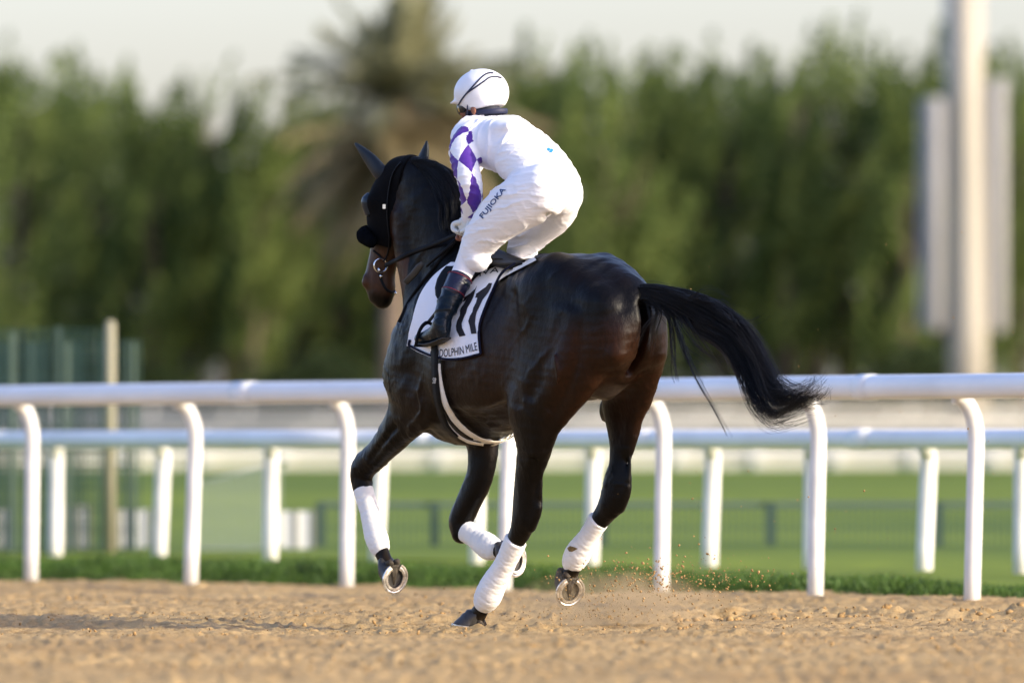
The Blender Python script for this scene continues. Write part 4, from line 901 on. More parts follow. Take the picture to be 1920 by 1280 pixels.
for a, b_ in (((-W_, -200), (W_, 420)),): g.add([(a[0], a[1], -.06), (b_[0], a[1], -.06), (b_[0], b_[1], -.06), (a[0], b_[1], -.06)], [(0, 1, 2, 3)])
tag(g.build('ground', M_sand, smooth=False), kind='structure')
# loose clods lying about, many per square metre, nobody could count them
def clods(name, n, fn, mt, smin, smax, seed):
    r = np.random.default_rng(seed); V = []; Fs = []; ico = bmesh.new(); bmesh.ops.create_icosphere(ico, subdivisions=1, radius=1); iv = np.array([v.co[:] for v in ico.verts]); fi = np.array([[v.index for v in f.verts] for f in ico.faces]); ico.free()
    for i in range(n):
        c, k = fn(r); s_ = smin * (smax / smin) ** (r.random() ** 2.2) * k; R = np.array(Matrix.Rotation(r.uniform(0, 6.28), 3, Vector(r.normal(size=3)).normalized()))
        V.append((iv * (1 + r.uniform(-.35, .35, (len(iv), 1))) * s_ * r.uniform(.6, 1.2, 3)) @ R + np.array(c)); Fs.append(fi + i * len(iv))
    return mk(name, np.vstack(V), np.vstack(Fs), mt, smooth=False)
M_clod = mat('sand_clod', (.33, .21, .09), .95, spec=.1, noise=((25, 25, 25), .35, 3))
def lying(r):
    while True:
        Y = r.uniform(-12, 9); X = r.uniform(-.5, .5) * (4.9 + .07 * (Y + 14))
        w_ = fbm(np.array([X]), np.array([Y]), .8, 6, 2, .5)[0]
        if r.random() < .25 + max(w_, 0) + (.9 if X > .5 and abs(Y - 1.7) < .6 else 0): break
    return (X, Y, float(sand_h(np.array([X]), np.array([Y]))[0]) + .001), (2.3 if X > .4 and abs(Y - 1.7) < .6 else 1.0)
tag(clods('loose_sand', 6000, lying, M_clod, .002, .0125, 5), kind='stuff', label='loose crumbs and clods of sand lying on the track', cat='sand')
kick = HW(1062, 1150, .13)
def flying(r):
    t = r.random()
    if t < .66: x, y = r.normal(1230, 95), r.normal(1088, 24)
    elif t < .93: x, y = r.normal(1120, 55), 1162 - abs(r.normal(0, 30))
    elif t < .97: x, y = r.uniform(1150, 1700), r.normal(1000, 75)
    else: x, y = r.uniform(1250, 1910), r.uniform(420, 900)
    Y = kick.y - .1 + r.normal(0, .35) - (x - 1060) / 1500
    k = 1.0 if t < .75 else .8
    p = WP(x, y, Y); return (p.x, p.y, max(p.z, .01)), k
tag(clods('flying_sand', 2200, flying, M_clod, .0010, .0068, 8), kind='stuff', label='spray of sand grains kicked up behind the right hind hoof', cat='sand')
# dust puff behind the hoof
def puff(name, c, r, dens, seed):
    bm = bmesh.new(); bmesh.ops.create_icosphere(bm, subdivisions=4, radius=1)
    V = [(v.co.x * r[0] + c[0], v.co.y * r[1] + c[1], v.co.z * r[2] + c[2]) for v in bm.verts]; Fc = [tuple(v.index for v in f.verts) for f in bm.faces]; bm.free()
    m = bpy.data.materials.new('dust'); m.use_nodes = True; n = m.node_tree; n.nodes.remove(n.nodes['Principled BSDF']); pv = n.nodes.new('ShaderNodeVolumePrincipled'); n.links.new(pv.outputs[0], n.nodes['Material Output'].inputs['Volume'])
    pv.inputs['Color'].default_value = (.85, .64, .38, 1); t = n.nodes.new('ShaderNodeTexCoord'); ns = n.nodes.new('ShaderNodeTexNoise'); ns.inputs['Scale'].default_value = 7; ns.inputs['Detail'].default_value = 4; n.links.new(t.outputs['Object'], ns.inputs[0])
    gr = n.nodes.new('ShaderNodeTexGradient'); gr.gradient_type = 'SPHERICAL'; mp = n.nodes.new('ShaderNodeMapping'); mp.inputs['Scale'].default_value = tuple(1 / k for k in r); n.links.new(t.outputs['Object'], mp.inputs[0]); n.links.new(mp.outputs[0], gr.inputs[0])
    mr = n.nodes.new('ShaderNodeMapRange'); mr.inputs[1].default_value = .42; mr.inputs[2].default_value = .75; n.links.new(ns.outputs[0], mr.inputs[0])
    ml = n.nodes.new('ShaderNodeMath'); ml.operation = 'MULTIPLY'; n.links.new(mr.outputs[0], ml.inputs[0]); n.links.new(gr.outputs['Fac'], ml.inputs[1])
    m2 = n.nodes.new('ShaderNodeMath'); m2.operation = 'MULTIPLY'; m2.inputs[1].default_value = dens; n.links.new(ml.outputs[0], m2.inputs[0]); n.links.new(m2.outputs[0], pv.inputs['Density'])
    return tag(mk(name, V, Fc, m, loc=c), kind='stuff', label='thin cloud of dust behind the lifted right hind hoof', cat='dust')
pc = WP(1150, 1135, .1); puff('dust_cloud', (pc.x, pc.y, .07), (.50, .5, .20), 10, 1)

# turf: gently rising grass behind the sand
M_grass = bpy.data.materials.new('turf'); M_grass.use_nodes = True; N = M_grass.node_tree; b = N.nodes['Principled BSDF']; b.inputs['Roughness'].default_value = .9; b.inputs['Specular IOR Level'].default_value = .2
tc = N.nodes.new('ShaderNodeTexCoord'); mp = N.nodes.new('ShaderNodeMapping'); mp.inputs['Scale'].default_value = (.07, .055, 1); N.links.new(tc.outputs['Object'], mp.inputs[0])
n1 = N.nodes.new('ShaderNodeTexNoise'); n1.inputs['Scale'].default_value = 1.3; n1.inputs['Detail'].default_value = 3; N.links.new(mp.outputs[0], n1.inputs[0])
n2 = N.nodes.new('ShaderNodeTexNoise'); n2.inputs['Scale'].default_value = 3; n2.inputs['Detail'].default_value = 6; N.links.new(tc.outputs['Object'], n2.inputs[0])
N.links.new(mixn(ramp(n2.outputs[0], .35, .7), mixn(ramp(n1.outputs[0], .40, .60), (.085, .135, .005), (.215, .270, .008)), (.090, .135, .005)), b.inputs['Base Color'])
def turf_z(Y):     # Y measured from the horse; the bank climbs to its brow
    return np.interp(Y, [9, 16, 60, 110, 128, 134, 420], [.05, .06, .10, .30, .46, .50, .50])
ys = np.r_[np.linspace(0, 6, 7), np.linspace(7, 40, 20), np.linspace(44, 136, 40), 200, 300, 420]; xs = np.linspace(-1, 1, 61)
V = []; 
for i, t in enumerate(ys):
    for x in xs:
        X = x * (30 + t * 1.2 if t < 136 else 600); 
        Y = (float(rail_y(X)) + 1.15 + t) if t < 8 else (max(float(rail_y(X)), 0) * max(0, 1 - t / 60) + 1.15 + t)
        Z = float(turf_z(Y)) + .05 * math.sin(X * .21 + Y * .07) * min(t / 60, 1) + .03 * math.sin(X * .5 + 1) * min(t / 30, 1); V.append((X, Y, Z if t > 0 else -.03))
n = len(xs); Fc = [(j * n + i, j * n + i + 1, (j + 1) * n + i + 1, (j + 1) * n + i) for j in range(len(ys) - 1) for i in range(n - 1)]
tag(mk('turf', V, Fc, M_grass), kind='structure')
# the lush verge at the turf's edge
def blades(name, n, fn, hmin, hmax, wd, mt, seed):
    r = np.random.default_rng(seed); V = np.zeros((n, 4, 3)); P = fn(r, n); h = r.uniform(hmin, hmax, n) * (.7 + .6 * r.random(n)) * P[:, 3]; a = r.uniform(0, 6.28, n); l = r.normal(0, .35, (n, 2))
    d = np.stack((np.cos(a), np.sin(a)), 1) * wd * .5
    V[:, 0, :2] = P[:, :2] - d; V[:, 1, :2] = P[:, :2] + d; V[:, 0, 2] = V[:, 1, 2] = P[:, 2]
    V[:, 2, :2] = P[:, :2] + l * h[:, None] * .5 + d * .6; V[:, 2, 2] = P[:, 2] + h * .65; V[:, 3, :2] = P[:, :2] + l * h[:, None]; V[:, 3, 2] = P[:, 2] + h
    k = np.arange(n)[:, None] * 4; Fc = np.hstack((k, k + 1, k + 2, k + 3)); return mk(name, V.reshape(-1, 3), Fc, mt, smooth=False)
M_blade = mat('grass_blade', (.045, .095, .009), .6, spec=.3, noise=((3, 3, 3), .35, 2))
M_blade.node_tree.nodes['Principled BSDF'].inputs['Transmission Weight'].default_value = 0
def verge(r, n):
    t = r.random(n) * (len(ALL) - 1); X = np.interp(t, range(len(ALL)), [p.x for p in ALL]); Y = np.interp(t, range(len(ALL)), [p.y for p in ALL])
    o = r.random(n) ** 1.4 * 2.8 + .75; c = fbm(X, Y, .8, 12, 2); k = 1.0 + .5 * c
    return np.stack((X, Y + o + .28 * fbm(X, Y, 1.7, 14, 2), np.interp(o, [.9, 1.3, 3.6], [-.03, .05, .06]), np.clip(k, .3, 1.6)), 1)
tag(blades('verge_grass', 75000, verge, .022, .068, .006, M_blade, 4), kind='stuff', label='lush green grass verge along the turf edge behind the front rail', cat='grass')

# white running rails
M_rail = mat('white_rail_plastic', (.84, .845, .84), .55, spec=.3, noise=((1.5, 1.5, 5), .09, 5), bump=[((8, 8, 8), .002)])
M_post = mat('white_post', (.74, .73, .69), .55, spec=.3, noise=((7, 7, 4), .14, 5))
def running_rail(label, group_posts, bases, tops, r_rail, r_post, off, curve=True):
    root = empty('running_rail', bases[len(bases) // 2]); tag(root, label, 'rail')
    mb = MB(); line = crom([tuple(t) for t in tops], 6); mb.tube([Vector(p) for p in line], r_rail, 20, flat=.92, up=(0, 0, 1)); mb.build('rail', M_rail, root)
    for i in range(1, len(tops) - 1, 2):                              # joint sleeves
        t_ = (Vector(tops[i + 1]) - Vector(tops[i])).normalized(); m_ = MB(); c = Vector(tops[i]).lerp(Vector(tops[i + 1]), .45); m_.tube([c - t_ * .10, c + t_ * .10], r_rail + .004, 20, flat=.92, up=(0, 0, 1)); m_.build('rail_joint', M_rail, root)
    for i, (b_, t_) in enumerate(zip(bases, tops)):
        b_ = Vector(b_); t_ = Vector(t_); tg = (Vector(tops[min(i + 1, len(tops) - 1)]) - Vector(tops[max(i - 1, 0)])).normalized(); nrm = Vector((tg.y, -tg.x, 0)).normalized()
        hgt = t_.z - b_.z; lean = Vector((.018, .007, 0)) + Vector((.012 * math.sin(i * 2.7), 0, 0)); v = b_; pts = [Vector((v.x, v.y, v.z - .06))]
        for k in range(4): pts.append(Vector((v.x, v.y, v.z + (hgt - off * 1.25) * (k + 1) / 4)) + lean * (k + 1) / 4)
        top = pts[-1]
        for k in range(1, 7):
            a = k / 6 * math.pi / 2; q = top + (Vector((t_.x, t_.y, 0)) - Vector((top.x, top.y, 0))) * (1 - math.cos(a)) + Vector((0, 0, 1)) * (off * 1.25 - r_rail * .75) * math.sin(a); pts.append(q)
        m_ = MB(); m_.tube(pts, r_post, 14, up=nrm); m_.build('post', M_post, root)
    return root
# rail line: the row of tops seen in the photo (centre of the tube), hung ahead of the posts by their bend
tt = []
topy = {58: 742, 357: 738, 650: 735, 945: 732, 1240: 731, 1528: 727, 1822: 724}
for p, (px, py) in zip(RP, RAIL):
    tt.append(Vector((p.x - .085, p.y - .03, CH + (HY - topy[px]) / F * (D + p.y))))
def ext(L): return [L[0] * 3 - L[1] * 2, L[0] * 2 - L[1]] + L + [L[-1] * 2 - L[-2], L[-1] * 3 - L[-2] * 2]
running_rail('near white tubular running rail on curved posts, close behind the horse', None, ext(RP), ext(tt), .062, .042, .21)
R2 = [(103,1050),(298,1054),(507,1062),(705,1064),(893,1066),(1108,1069),(1330,1073),(1520,1076),(1732,1080),(1915,1085)]
B2 = [gnd(x, y - 4, .055) for x, y in R2]; T2 = [Vector((p.x + .0, p.y - .10, CH + (HY - (824 + (y - 1050) * -.03)) / F * (D + p.y))) for p, (x, y) in zip(B2, R2)]
running_rail('second lower white running rail on straighter posts, behind the verge', None, ext(B2), ext(T2), .058, .050, .10)

# green mesh fences with posts
M_green = mat('green_post_paint', (.030, .060, .048), .6); M_gpale = mat('pale_green_mesh', (.075, .115, .085), .6); M_cream = mat('cream_post', (.30, .28, .19), .7)
M_mesh = mat('green_mesh_wire', (.035, .080, .062), .6); M_white = mat('white_board', (.62, .63, .62), .7)
def wire_panel(A, B, z0, z1, px, pz, r, name, m, parent):
    A = Vector(A); B = Vector(B); L = (B - A).length; t = (B - A) / L; nrm = Vector((t.y, -t.x, 0)); mb = MB()
    n = int(L / px)
    for i in range(n + 1):
        c = A + t * (L * i / n); mb.add([(c + t * sx_ * r + nrm * sy * r + Vector((0, 0, z))) for z in (z0, z1) for sx_, sy in ((-1,-1),(1,-1),(1,1),(-1,1))], [(0,1,5,4),(1,2,6,5),(2,3,7,6),(3,0,4,7)])
    k = max(1, int((z1 - z0) / pz))
    for j in range(k + 1):
        z = z0 + (z1 - z0) * j / k; mb.add([c + nrm * sy * r * 1.4 + Vector((0, 0, z + dz * r)) for c in (A, B) for sy, dz in ((-1,-1),(1,-1),(1,1),(-1,1))], [(0,1,5,4),(1,2,6,5),(2,3,7,6),(3,0,4,7)])
    return mb.build(name, m, parent, smooth=False)
def at(px, Yd, z): return Vector(((px - 960) / F * (D + Yd), Yd, z))
def zpx(py, Yd): return CH + (HY - py) / F * (D + Yd)
Yf = 28.5; fz = lambda py: zpx(py, Yf)
fr = empty('mesh_fence', at(140, Yf, .08)); tag(fr, 'tall dark green mesh fence at the far left behind the rails, taller than the rail', 'fence')
wire_panel(at(-300, Yf + 1, 0), at(262, Yf, 0), .08, fz(640), .036, .14, .0045, 'mesh_panel', M_mesh, fr)
wire_panel(at(-300, Yf + 2.6, 0), at(205, Yf + 2, 0), .08, zpx(618, Yf + 2), .04, .16, .0048, 'mesh_panel', M_mesh, fr)
for x, top, w_, m in ((-20,618,.034,M_gpale),(25,622,.032,M_gpale),(60,640,.02,M_green),(110,612,.034,M_green),(128,640,.026,M_gpale),(238,640,.022,M_green),(252,640,.022,M_gpale)):
    m_ = MB(); m_.box(at(x, Yf - .04, (.06 + fz(top)) / 2), (w_ * 1.2, .04, fz(top) - .06)); m_.build('fence_post', m, fr, smooth=False)
cp = MB(); cp.tube([at(207, Yf - .5, .06), at(207, Yf - .5, zpx(606, Yf - .5)), at(207, Yf - .5, zpx(600, Yf - .5))], [.036, .036, .016], 14); cpo = cp.build('marker_post', M_cream, None, loc=at(207, Yf - .5, .06)); tag(cpo, 'cream round marker post standing in front of the tall green mesh fence', 'post')
# the second, lower mesh fence that runs the length of the turf
Yl = 30.5
lf = empty('mesh_fence', at(1200, Yl, .1)); tag(lf, 'long low green mesh fence with a top bar across the turf behind both rails', 'fence')
wire_panel(at(600, Yl, 0), at(2300, Yl - 1, 0), .08, zpx(948, Yl), .045, .12, .0030, 'mesh_panel', M_mesh, lf)
mb = MB(); mb.box(at(1450, Yl, zpx(945, Yl)), (at(2300, Yl, 0).x - at(600, Yl, 0).x, .03, .045)); mb.build('top_bar', M_gpale, lf, smooth=False)
for x in (600, 815, 1128, 1445, 1760, 2075): m_ = MB(); m_.box(at(x, Yl - .04, (.05 + zpx(940, Yl)) / 2), (.065, .04, zpx(940, Yl) - .05)); m_.build('fence_post', M_green, lf, smooth=False)
# side run of the left fence and the white boards behind it
gf = empty('mesh_gate', at(450, 28, .08)); tag(gf, 'pale green slatted mesh gate with sloping top, left of the white board', 'gate')
mb = MB(); 
for i in range(27):
    x = 374 + i * 5.9; topp = 905 - (x - 372) * .24; Yq = 28 + i * .03; mb.box(at(x, Yq, (.06 + zpx(topp, Yq)) / 2), (.0055, .012, zpx(topp, Yq) - .06))
mb.build('slat', mat('pale_slat', (.36, .42, .36), .7), gf, smooth=False)
m_ = MB(); m_.tube([at(370, 28, zpx(905, 28)), at(534, 29.0, zpx(868, 29.0))], .014, 8); m_.tube([at(370, 28, .1), at(534, 29.0, .1)], .014, 8); m_.build('gate_frame', M_gpale, gf)
def board(px0, px1, y0, y1, Yd, lab):
    m_ = MB(); c = at((px0 + px1) / 2, Yd, (zpx(y0, Yd) + zpx(y1, Yd)) / 2); m_.box(c, (at(px1, Yd, 0).x - at(px0, Yd, 0).x, .03, zpx(y0, Yd) - zpx(y1, Yd)))
    w_ = at(px1, Yd, 0).x - at(px0, Yd, 0).x
    root = empty('white_board', (c.x, c.y, .06)); tag(root, lab, 'board'); m_.build('panel', M_white, root, smooth=False)
    k = MB(); n = max(2, int(w_ / .12))
    for i in range(n + 1): k.box((c.x - w_ / 2 + w_ * i / n, Yd - .025, c.z), (.014, .018, zpx(y0, Yd) - zpx(y1, Yd) + .02))
    k.build('batten', M_cream, root, smooth=False)
    for s in (-1, 1): q = MB(); q.box((c.x + s * w_ * .42, Yd + .03, c.z / 2 + .03), (.03, .03, c.z)); q.build('stay', M_green, root, smooth=False)
board(522, 588, 958, 1050, 29.5, 'white board panel at the right end of the green gate, between two rail posts')
board(118, 168, 948, 1056, 31.5, 'white board panel behind the tall mesh fence, left of the cream post')
board(222, 282, 955, 1056, 31.5, 'white board panel behind the tall mesh fence, right of the cream post')
board(-40, 22, 955, 1056, 31.5, 'white board panel behind the tall mesh fence at the photo\'s left edge')

# the far side: white boarded barrier, rails, dry bank, trees
Yb = 136.0; zb = lambda py: zpx(py, Yb)
M_far = mat('cream_barrier', (.66, .64, .57), .8, noise=((.4, 1, 6), .12, 3))
fb_ = empty('white_barrier', at(960, Yb, .5)); tag(fb_, 'long cream-white barrier along the brow of the turf, below the trees', 'barrier')
mb = MB(); mb.box(at(1100, Yb, (zb(846) + zb(884)) / 2), (26, .08, zb(846) - zb(884))); mb.build('panel', M_far, fb_, smooth=False)
mb = MB(); mb.box(at(1100, Yb - .08, zb(842)), (26, .16, .07)); mb.build('cap_rail', M_rail, fb_, smooth=False)
for i in range(16): m_ = MB(); m_.box(at(-60 + 148 * i, Yb - .10, (zb(842) + zb(900)) / 2), (.14, .10, zb(842) - zb(900))); m_.build('post', M_post, fb_, smooth=False)
for k, (Yk, z0, z1, lab) in enumerate(((150, 792, 803, 'far white rail, lowest of the three at the foot of the dry bank'), (158, 773, 779, 'far white rail, middle one of the three on the dry bank'), (166, 757, 762, 'far white rail, highest of the three on the dry bank'))):
    zz = lambda py: zpx(py, Yk); rt = empty('far_rail', at(960, Yk, zz(z1 + 14))); tag(rt, lab, 'rail', 'far rails below the trees')
    mb = MB(); mb.tube([at(-200, Yk, zz((z0 + z1) / 2)), at(2200, Yk, zz((z0 + z1) / 2 - .5))], (zz(z0) - zz(z1)) / 2, 8); mb.build('rail', M_far, rt)
    for i in range(14): m_ = MB(); q = at(-150 + 178 * i + 40 * k, Yk + .03, 0); m_.box((q.x, q.y, (zz(z0) + zz(z1 + 22)) / 2), (.08, .08, zz(z0) - zz(z1 + 22))); m_.build('post', M_far, rt, smooth=False)
M_dry = mat('dry_bank', (.165, .155, .095), .95, noise=((.12, .5, 3), .35, 5))
V = []; xs = np.linspace(-120, 120, 121); rows = [(134.5, .42), (138, .45), (148, .80), (156, 1.08), (164, 1.34), (175, 1.62), (200, 1.75), (420, 1.8)]
for Y, z in rows:
    for x in xs: V.append((x, Y, z + .06 * math.sin(x * .37 + Y) + .04 * math.sin(x * 1.1 + Y * .3)))
n = len(xs); Fc = [(j * n + i, j * n + i + 1, (j + 1) * n + i + 1, (j + 1) * n + i) for j in range(len(rows) - 1) for i in range(n - 1)]
tag(mk('dry_bank', V, Fc, M_dry), kind='structure')
# trees
def leafmat(name, c1, c2, c3):
    m = bpy.data.materials.new(name); m.use_nodes = True; n = m.node_tree; b = n.nodes['Principled BSDF']; b.inputs['Roughness'].default_value = .75; b.inputs['Specular IOR Level'].default_value = .2
    a = n.nodes.new('ShaderNodeAttribute'); a.attribute_name = 'tint'; cr_ = n.nodes.new('ShaderNodeValToRGB'); e = cr_.color_ramp.elements; e[0].position = 0; e[0].color = (*c1, 1); e[1].position = 1; e[1].color = (*c3, 1)
    k = e.new(.5); k.color = (*c2, 1); n.links.new(a.outputs['Fac'], cr_.inputs[0]); n.links.new(cr_.outputs[0], b.inputs['Base Color'])
    tl = n.nodes.new('ShaderNodeBsdfTranslucent'); ms = n.nodes.new('ShaderNodeMixShader'); ms.inputs[0].default_value = .42; n.links.new(cr_.outputs[0], tl.inputs[0]); n.links.new(b.outputs[0], ms.inputs[1]); n.links.new(tl.outputs[0], ms.inputs[2]); n.links.new(ms.outputs[0], n.nodes['Material Output'].inputs[0])
    return m
M_leaf = leafmat('foliage', (.085, .125, .040), (.155, .212, .058), (.270, .330, .095)); M_bark = mat('bark', (.10, .075, .05), .9, noise=((6, 6, 2), .4, 3))
def tree_mesh(seed, hgt, wid, nplume, nleaf, lean):
    """plume-shaped clumps leaning up and to the right, with gaps between them"""
    r = np.random.default_rng(seed); C_ = []; T_ = []; S_ = []
    for k in range(nplume):
        zf = r.random() ** .85; z0 = hgt * (.04 + .80 * zf); rad = wid * .5 * (1 - .55 * zf ** 2.2); a = r.uniform(0, 6.28); q = rad * r.random() ** .5
        c = np.array((math.cos(a) * q, math.sin(a) * q, z0)); ln = hgt * r.uniform(.13, .26); d = np.array((math.cos(a) * .35 + lean, math.sin(a) * .35, 1.0)); d /= np.linalg.norm(d); w0 = wid * r.uniform(.09, .17); tint = np.clip(r.normal(.5, .24), 0, 1)
        n = int(nleaf * r.uniform(.6, 1.3)); t = r.random(n); pr = w0 * (1 - t ** 1.8) * r.random(n) ** .45; ph = r.uniform(0, 6.28, n)
        u = np.cross(d, (0, 1, 0)); u /= np.linalg.norm(u); v = np.cross(d, u)
        P = c + d * (t * ln)[:, None] + u * (np.cos(ph) * pr)[:, None] + v * (np.sin(ph) * pr)[:, None]; C_.append(P); T_.append(np.clip(tint + r.normal(0, .10, n), 0, 1)); S_.append(r.uniform(.045, .12, n))
    P = np.vstack(C_); T = np.concatenate(T_); S = np.concatenate(S_); n = len(P); A = r.normal(size=(n, 3)); A /= np.linalg.norm(A, axis=1)[:, None]; B = np.cross(A, r.normal(size=(n, 3))); B /= np.linalg.norm(B, axis=1)[:, None]
    V = np.stack((P - A * S[:, None], P - B * S[:, None] * .5, P + A * S[:, None], P + B * S[:, None] * .5), 1).reshape(-1, 3); return V, np.arange(n * 4).reshape(-1, 4), np.repeat(T, 4)
crowns = []
def make_tree(loc, seed, hgt, wid, lean, label, share=None, rz=0, sc=1.0):
    root = empty('tree', loc); tag(root, label, 'tree', 'trees forming the dense green belt behind the track')
    if share is None:
        V, Fc, T = tree_mesh(seed, hgt, wid, 70, 130, lean); V = V + np.array(loc); cr_ = mk('crown', V, Fc, M_leaf, root, smooth=False, attrs={'tint': ('FLOAT', T)})
        mb = MB(); L = Vector(loc); r = random.Random(seed)
        mb.tube([L + Vector((0, 0, -.2)), L + Vector((.05, 0, hgt * .2)), L + Vector((.12, .03, hgt * .5)), L + Vector((.25, 0, hgt * .85))], [.20, .15, .10, .03], 8)
        for k in range(9):
            z = hgt * r.uniform(.12, .7); a = r.uniform(0, 6.28); q = wid * .36; s0 = L + Vector((.08, 0, z)); mb.tube([s0, s0 + Vector((math.cos(a) * q * .5, math.sin(a) * q * .5, hgt * .07)), s0 + Vector((math.cos(a) * q, math.sin(a) * q, hgt * .17))], [.06, .04, .015], 6)
        tr = mb.build('trunk', M_bark, root); return cr_, tr
    for o in share:
        c = o.copy(); C.objects.link(c); c.parent = root; c.location = (0, 0, 0); c.scale = (sc * (1 if rz else 1), sc, sc)
kinds = None
Yt = 176.0
tree_top = [(-120,112),(25,95),(160,120),(275,152),(368,128),(470,150),(560,165),(640,210),(860,120),(985,95),(1120,100),(1235,82),(1350,92),(1470,95),(1580,50),(1690,110),(1760,90),(1905,105),(2030,110)]
desc = ['beyond the photo\'s left edge','at the far left, its pointed top first from the left edge','at the far left, its rounded top second from the left edge','left of the narrow pointed one, above the fence','narrow and pointed, next left of the gap of sky','standing right beside the notch of sky','low, between the sky notch and the palm','low, at the left foot of the palm','rising just behind the white helmet','right of the helmet, with an even top','above the rider\'s back, its top evenly rounded','above the horse\'s rump','right of the rump, upright and narrow','above the tail root','tallest of the right half, left of the light pole','just left of the light pole','behind the light pole','at the far right, beyond the light pole','beyond the photo\'s right edge']
protos = []
for i, ((px, ty), dn) in enumerate(zip(tree_top, desc)):
    Yk = Yt + (i * 37 % 5) * 1.3; z0 = 1.55; hg = zpx(ty, Yk) - z0; q = at(px, Yk, z0); lab = 'green leafy tree ' + dn; wd = 2.5
    if px == 368: wd = 1.15
    if px == 470: wd = 1.15
    if px in (275, 560): wd = 1.6
    if px in (640,): wd = 1.9
    if i < 7: protos.append((make_tree(q, 20 + i, hg, wd * 1.1, .30, lab), hg))
    else:
        k = (i * 3) % 7; make_tree(q, 0, hg, wd, 0, lab, protos[k][0], sc=hg / protos[k][1])
back_top = [(60,130),(215,150),(320,205),(425,285),(520,250),(610,215),(700,230),(800,220),(920,130),(1050,120),(1180,110),(1300,115),(1410,110),(1525,110),(1640,120),(1730,150),(1830,140),(1960,130)]
for i, (px, ty) in enumerate(back_top):
    Yk = Yt + 9 + (i % 3) * 1.2; z0 = 1.6; hg = zpx(ty + 12, Yk) - z0; q = at(px, Yk, z0); k = (i * 5 + 2) % 7
    root_lab = 'second-row tree ' + ['at the far left edge', 'behind the second gap from the left', 'left of the tall narrow tree', 'behind the tall narrow tree', 'in the notch of sky', 'right of the notch of sky', 'left behind the palm', 'right behind the palm trunk', 'behind the rider\'s helmet', 'behind the rider\'s back', 'above the seat of the rider', 'above the horse\'s croup', 'above the tail root', 'above the middle of the tail', 'left of the light mast panels', 'behind the left mast panel', 'behind the mast pole', 'at the far right edge'][i] + ', deeper in the belt'; make_tree(q, 0, hg, 2.5, 0, root_lab, protos[k][0], sc=hg / protos[k][1])
# undergrowth along the foot of the belt
def under(r, n):
    X = r.uniform(-16, 18, n); Y = r.uniform(171, 178, n); return X, Y
r = np.random.default_rng(3); n = 26000; X = r.uniform(-15, 16, n); Y = r.uniform(171.5, 177, n); hh = (.9 + .7 * fbm(X, Y * 0, .5, 77, 3)); Z = 1.5 + np.abs(hh) * r.random(n) ** .7
A = r.normal(size=(n, 3)); A /= np.linalg.norm(A, axis=1)[:, None]; B = np.cross(A, r.normal(size=(n, 3))); B /= np.linalg.norm(B, axis=1)[:, None]; S = r.uniform(.05, .12, n)[:, None]; P = np.stack((X, Y, Z), 1)
V = np.stack((P - A * S, P - B * S * .6, P + A * S, P + B * S * .6), 1).reshape(-1, 3)
tag(mk('undergrowth', V, np.arange(n * 4).reshape(-1, 4), leafmat('undergrowth_leaf', (.020, .035, .014), (.040, .060, .018), (.10, .13, .03)), smooth=False, attrs={'tint': ('FLOAT', np.repeat(np.clip(.3 + .4 * fbm(X, Y, .8, 78, 2), 0, 1), 4))}), kind='stuff', label='dark undergrowth along the foot of the trees', cat='bushes')
# the date palm
Yp = 168.0; pz = 1.45; proot = empty('palm_tree', at(735, Yp, pz)); tag(proot, 'tall date palm with drooping dead fronds, behind the horse\'s ears', 'palm tree')
M_frond = leafmat('palm_frond', (.18, .18, .095), (.28, .28, .15), (.38, .37, .21)); M_deadf = leafmat('dead_frond', (.20, .17, .09), (.32, .26, .14), (.42, .35, .20)); M_ptrunk = mat('palm_trunk', (.18, .135, .095), .9, noise=((3, 3, 9), .35, 4))
top = at(745, Yp, zpx(190, Yp)); mb = MB(); mb.tube([at(735, Yp, pz - .2), at(738, Yp, zpx(600, Yp)), at(742, Yp, zpx(380, Yp)), top], [.26, .22, .20, .20], 12); mb.build('trunk', M_ptrunk, proot)
r = np.random.default_rng(9); fv, ft_, dv, dt_ = [], [], [], []
for k in range(165):
    dead = k >= 60; a = r.uniform(0, 6.28); el = r.uniform(-1.2, .15) if dead else r.uniform(.0, 1.5); L = r.uniform(1.9, 3.0) if not dead else r.uniform(1.6, 2.9)
    L *= 1.12; d = np.array((math.cos(a) * math.cos(el), math.sin(a) * math.cos(el), math.sin(el))); p0 = np.array(top) + np.array((0, 0, -.30 if dead else .1)); m = 26; ln = []
    for j in range(m):
        t = j / (m - 1); p = p0 + d * L * t + np.array((0, 0, -(.55 if dead else 1.05) * t * t * (1.0 if dead else max(.25, 1 - el * .55)))); ln.append(p)
    ln = np.array(ln)
    for j in range(1, m - 1):
        tg = ln[j + 1] - ln[j - 1]; tg /= np.linalg.norm(tg); sd_ = np.cross(tg, (0, 0, 1)); sd_ /= np.linalg.norm(sd_) + 1e-6; wl = .48 * math.sin(math.pi * min(j / (m - 1) + .12, 1)) ** .7
        for s in (-1, 1):
            for q2 in (0, .5):
                b0 = ln[j] + (ln[j + 1] - ln[j]) * q2; tip = b0 + sd_ * s * wl * .8 + tg * wl * .5 + np.array((0, 0, -.12 + r.normal(0, .05))); w_ = tg * .038
                (dv if dead else fv).append([b0 - w_, b0 + w_, tip + w_ * .3, tip - w_ * .3]); (dt_ if dead else ft_).append(np.clip(r.normal(.5, .25), 0, 1))
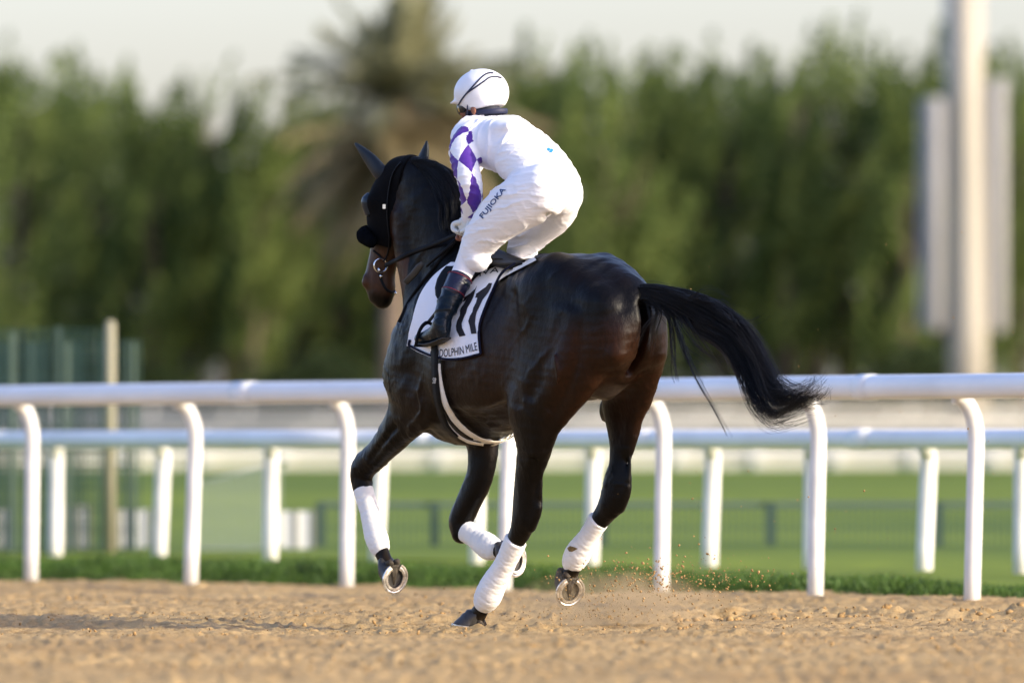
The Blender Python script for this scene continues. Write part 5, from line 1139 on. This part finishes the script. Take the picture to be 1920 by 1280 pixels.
for nm, vv, tt_, m in (('green_fronds', fv, ft_, M_frond), ('dead_fronds', dv, dt_, M_deadf)):
    V = np.array(vv).reshape(-1, 3); mk(nm, V, np.arange(len(V)).reshape(-1, 4), m, proot, smooth=False, attrs={'tint': ('FLOAT', np.repeat(tt_, 4))})
# the floodlight mast with its two long hanging panels
Ym = 160.0; M_mast = mat('mast_paint', (.40, .365, .29), .55, noise=((.6, .6, .3), .06, 3)); M_pan = mat('mast_panel', (.34, .33, .31), .6, noise=((.5, .5, .8), .06, 2)); M_dkp = mat('panel_back', (.16, .19, .23), .6)
mr_ = empty('light_mast', at(1815, Ym, 1.1)); tag(mr_, 'pale thick light mast with two long vertical panels, right of the horse', 'mast')
mb = MB(); mb.tube([at(1817, Ym, 1.0), at(1815, Ym, zpx(600, Ym)), at(1811, Ym, zpx(200, Ym)), at(1809, Ym, zpx(-120, Ym))], [.36, .355, .33, .31], 28); mb.build('pole', M_mast, mr_)
mb = MB()
for py in (240, 560): mb.tube([at(1750, Ym + .1, zpx(py, Ym)), at(1872, Ym + .1, zpx(py, Ym))], .05, 8)
mb.build('bracket', M_dkp, mr_)
for x0, x1, y0, y1, dk in ((1735, 1775, 182, 618, 1728), (1856, 1886, 150, 620, 1850)):
    m_ = MB(); xm = (at(x0, Ym, 0).x + at(x1, Ym, 0).x) / 2; w_ = (x1 - x0) / F * (D + Ym) / 2; m_.tube([Vector((xm, Ym, zpx(y1 + 4, Ym))), Vector((xm, Ym, zpx(y1 - 6, Ym))), Vector((xm, Ym, zpx((y0 + y1) / 2, Ym))), Vector((xm, Ym, zpx(y0 + 6, Ym))), Vector((xm, Ym, zpx(y0, Ym)))], [w_ * .7, w_, w_, w_, w_ * .7], 16); pn = m_.build('panel', M_pan, mr_)
    k = MB(); k.box((at(dk, Ym, 0).x, Ym + .1, (zpx(y0, Ym) + zpx(y1, Ym)) / 2), (.09, .3, zpx(y0, Ym) - zpx(y1, Ym) - .1)); k.build('panel_edge', M_dkp, pn, smooth=False)
mb = MB(); mb.tube([at(1779, Ym + .35, zpx(330, Ym)), at(1776, Ym + .35, zpx(-120, Ym))], .055, 10); mb.build('conduit', M_dkp, mr_)
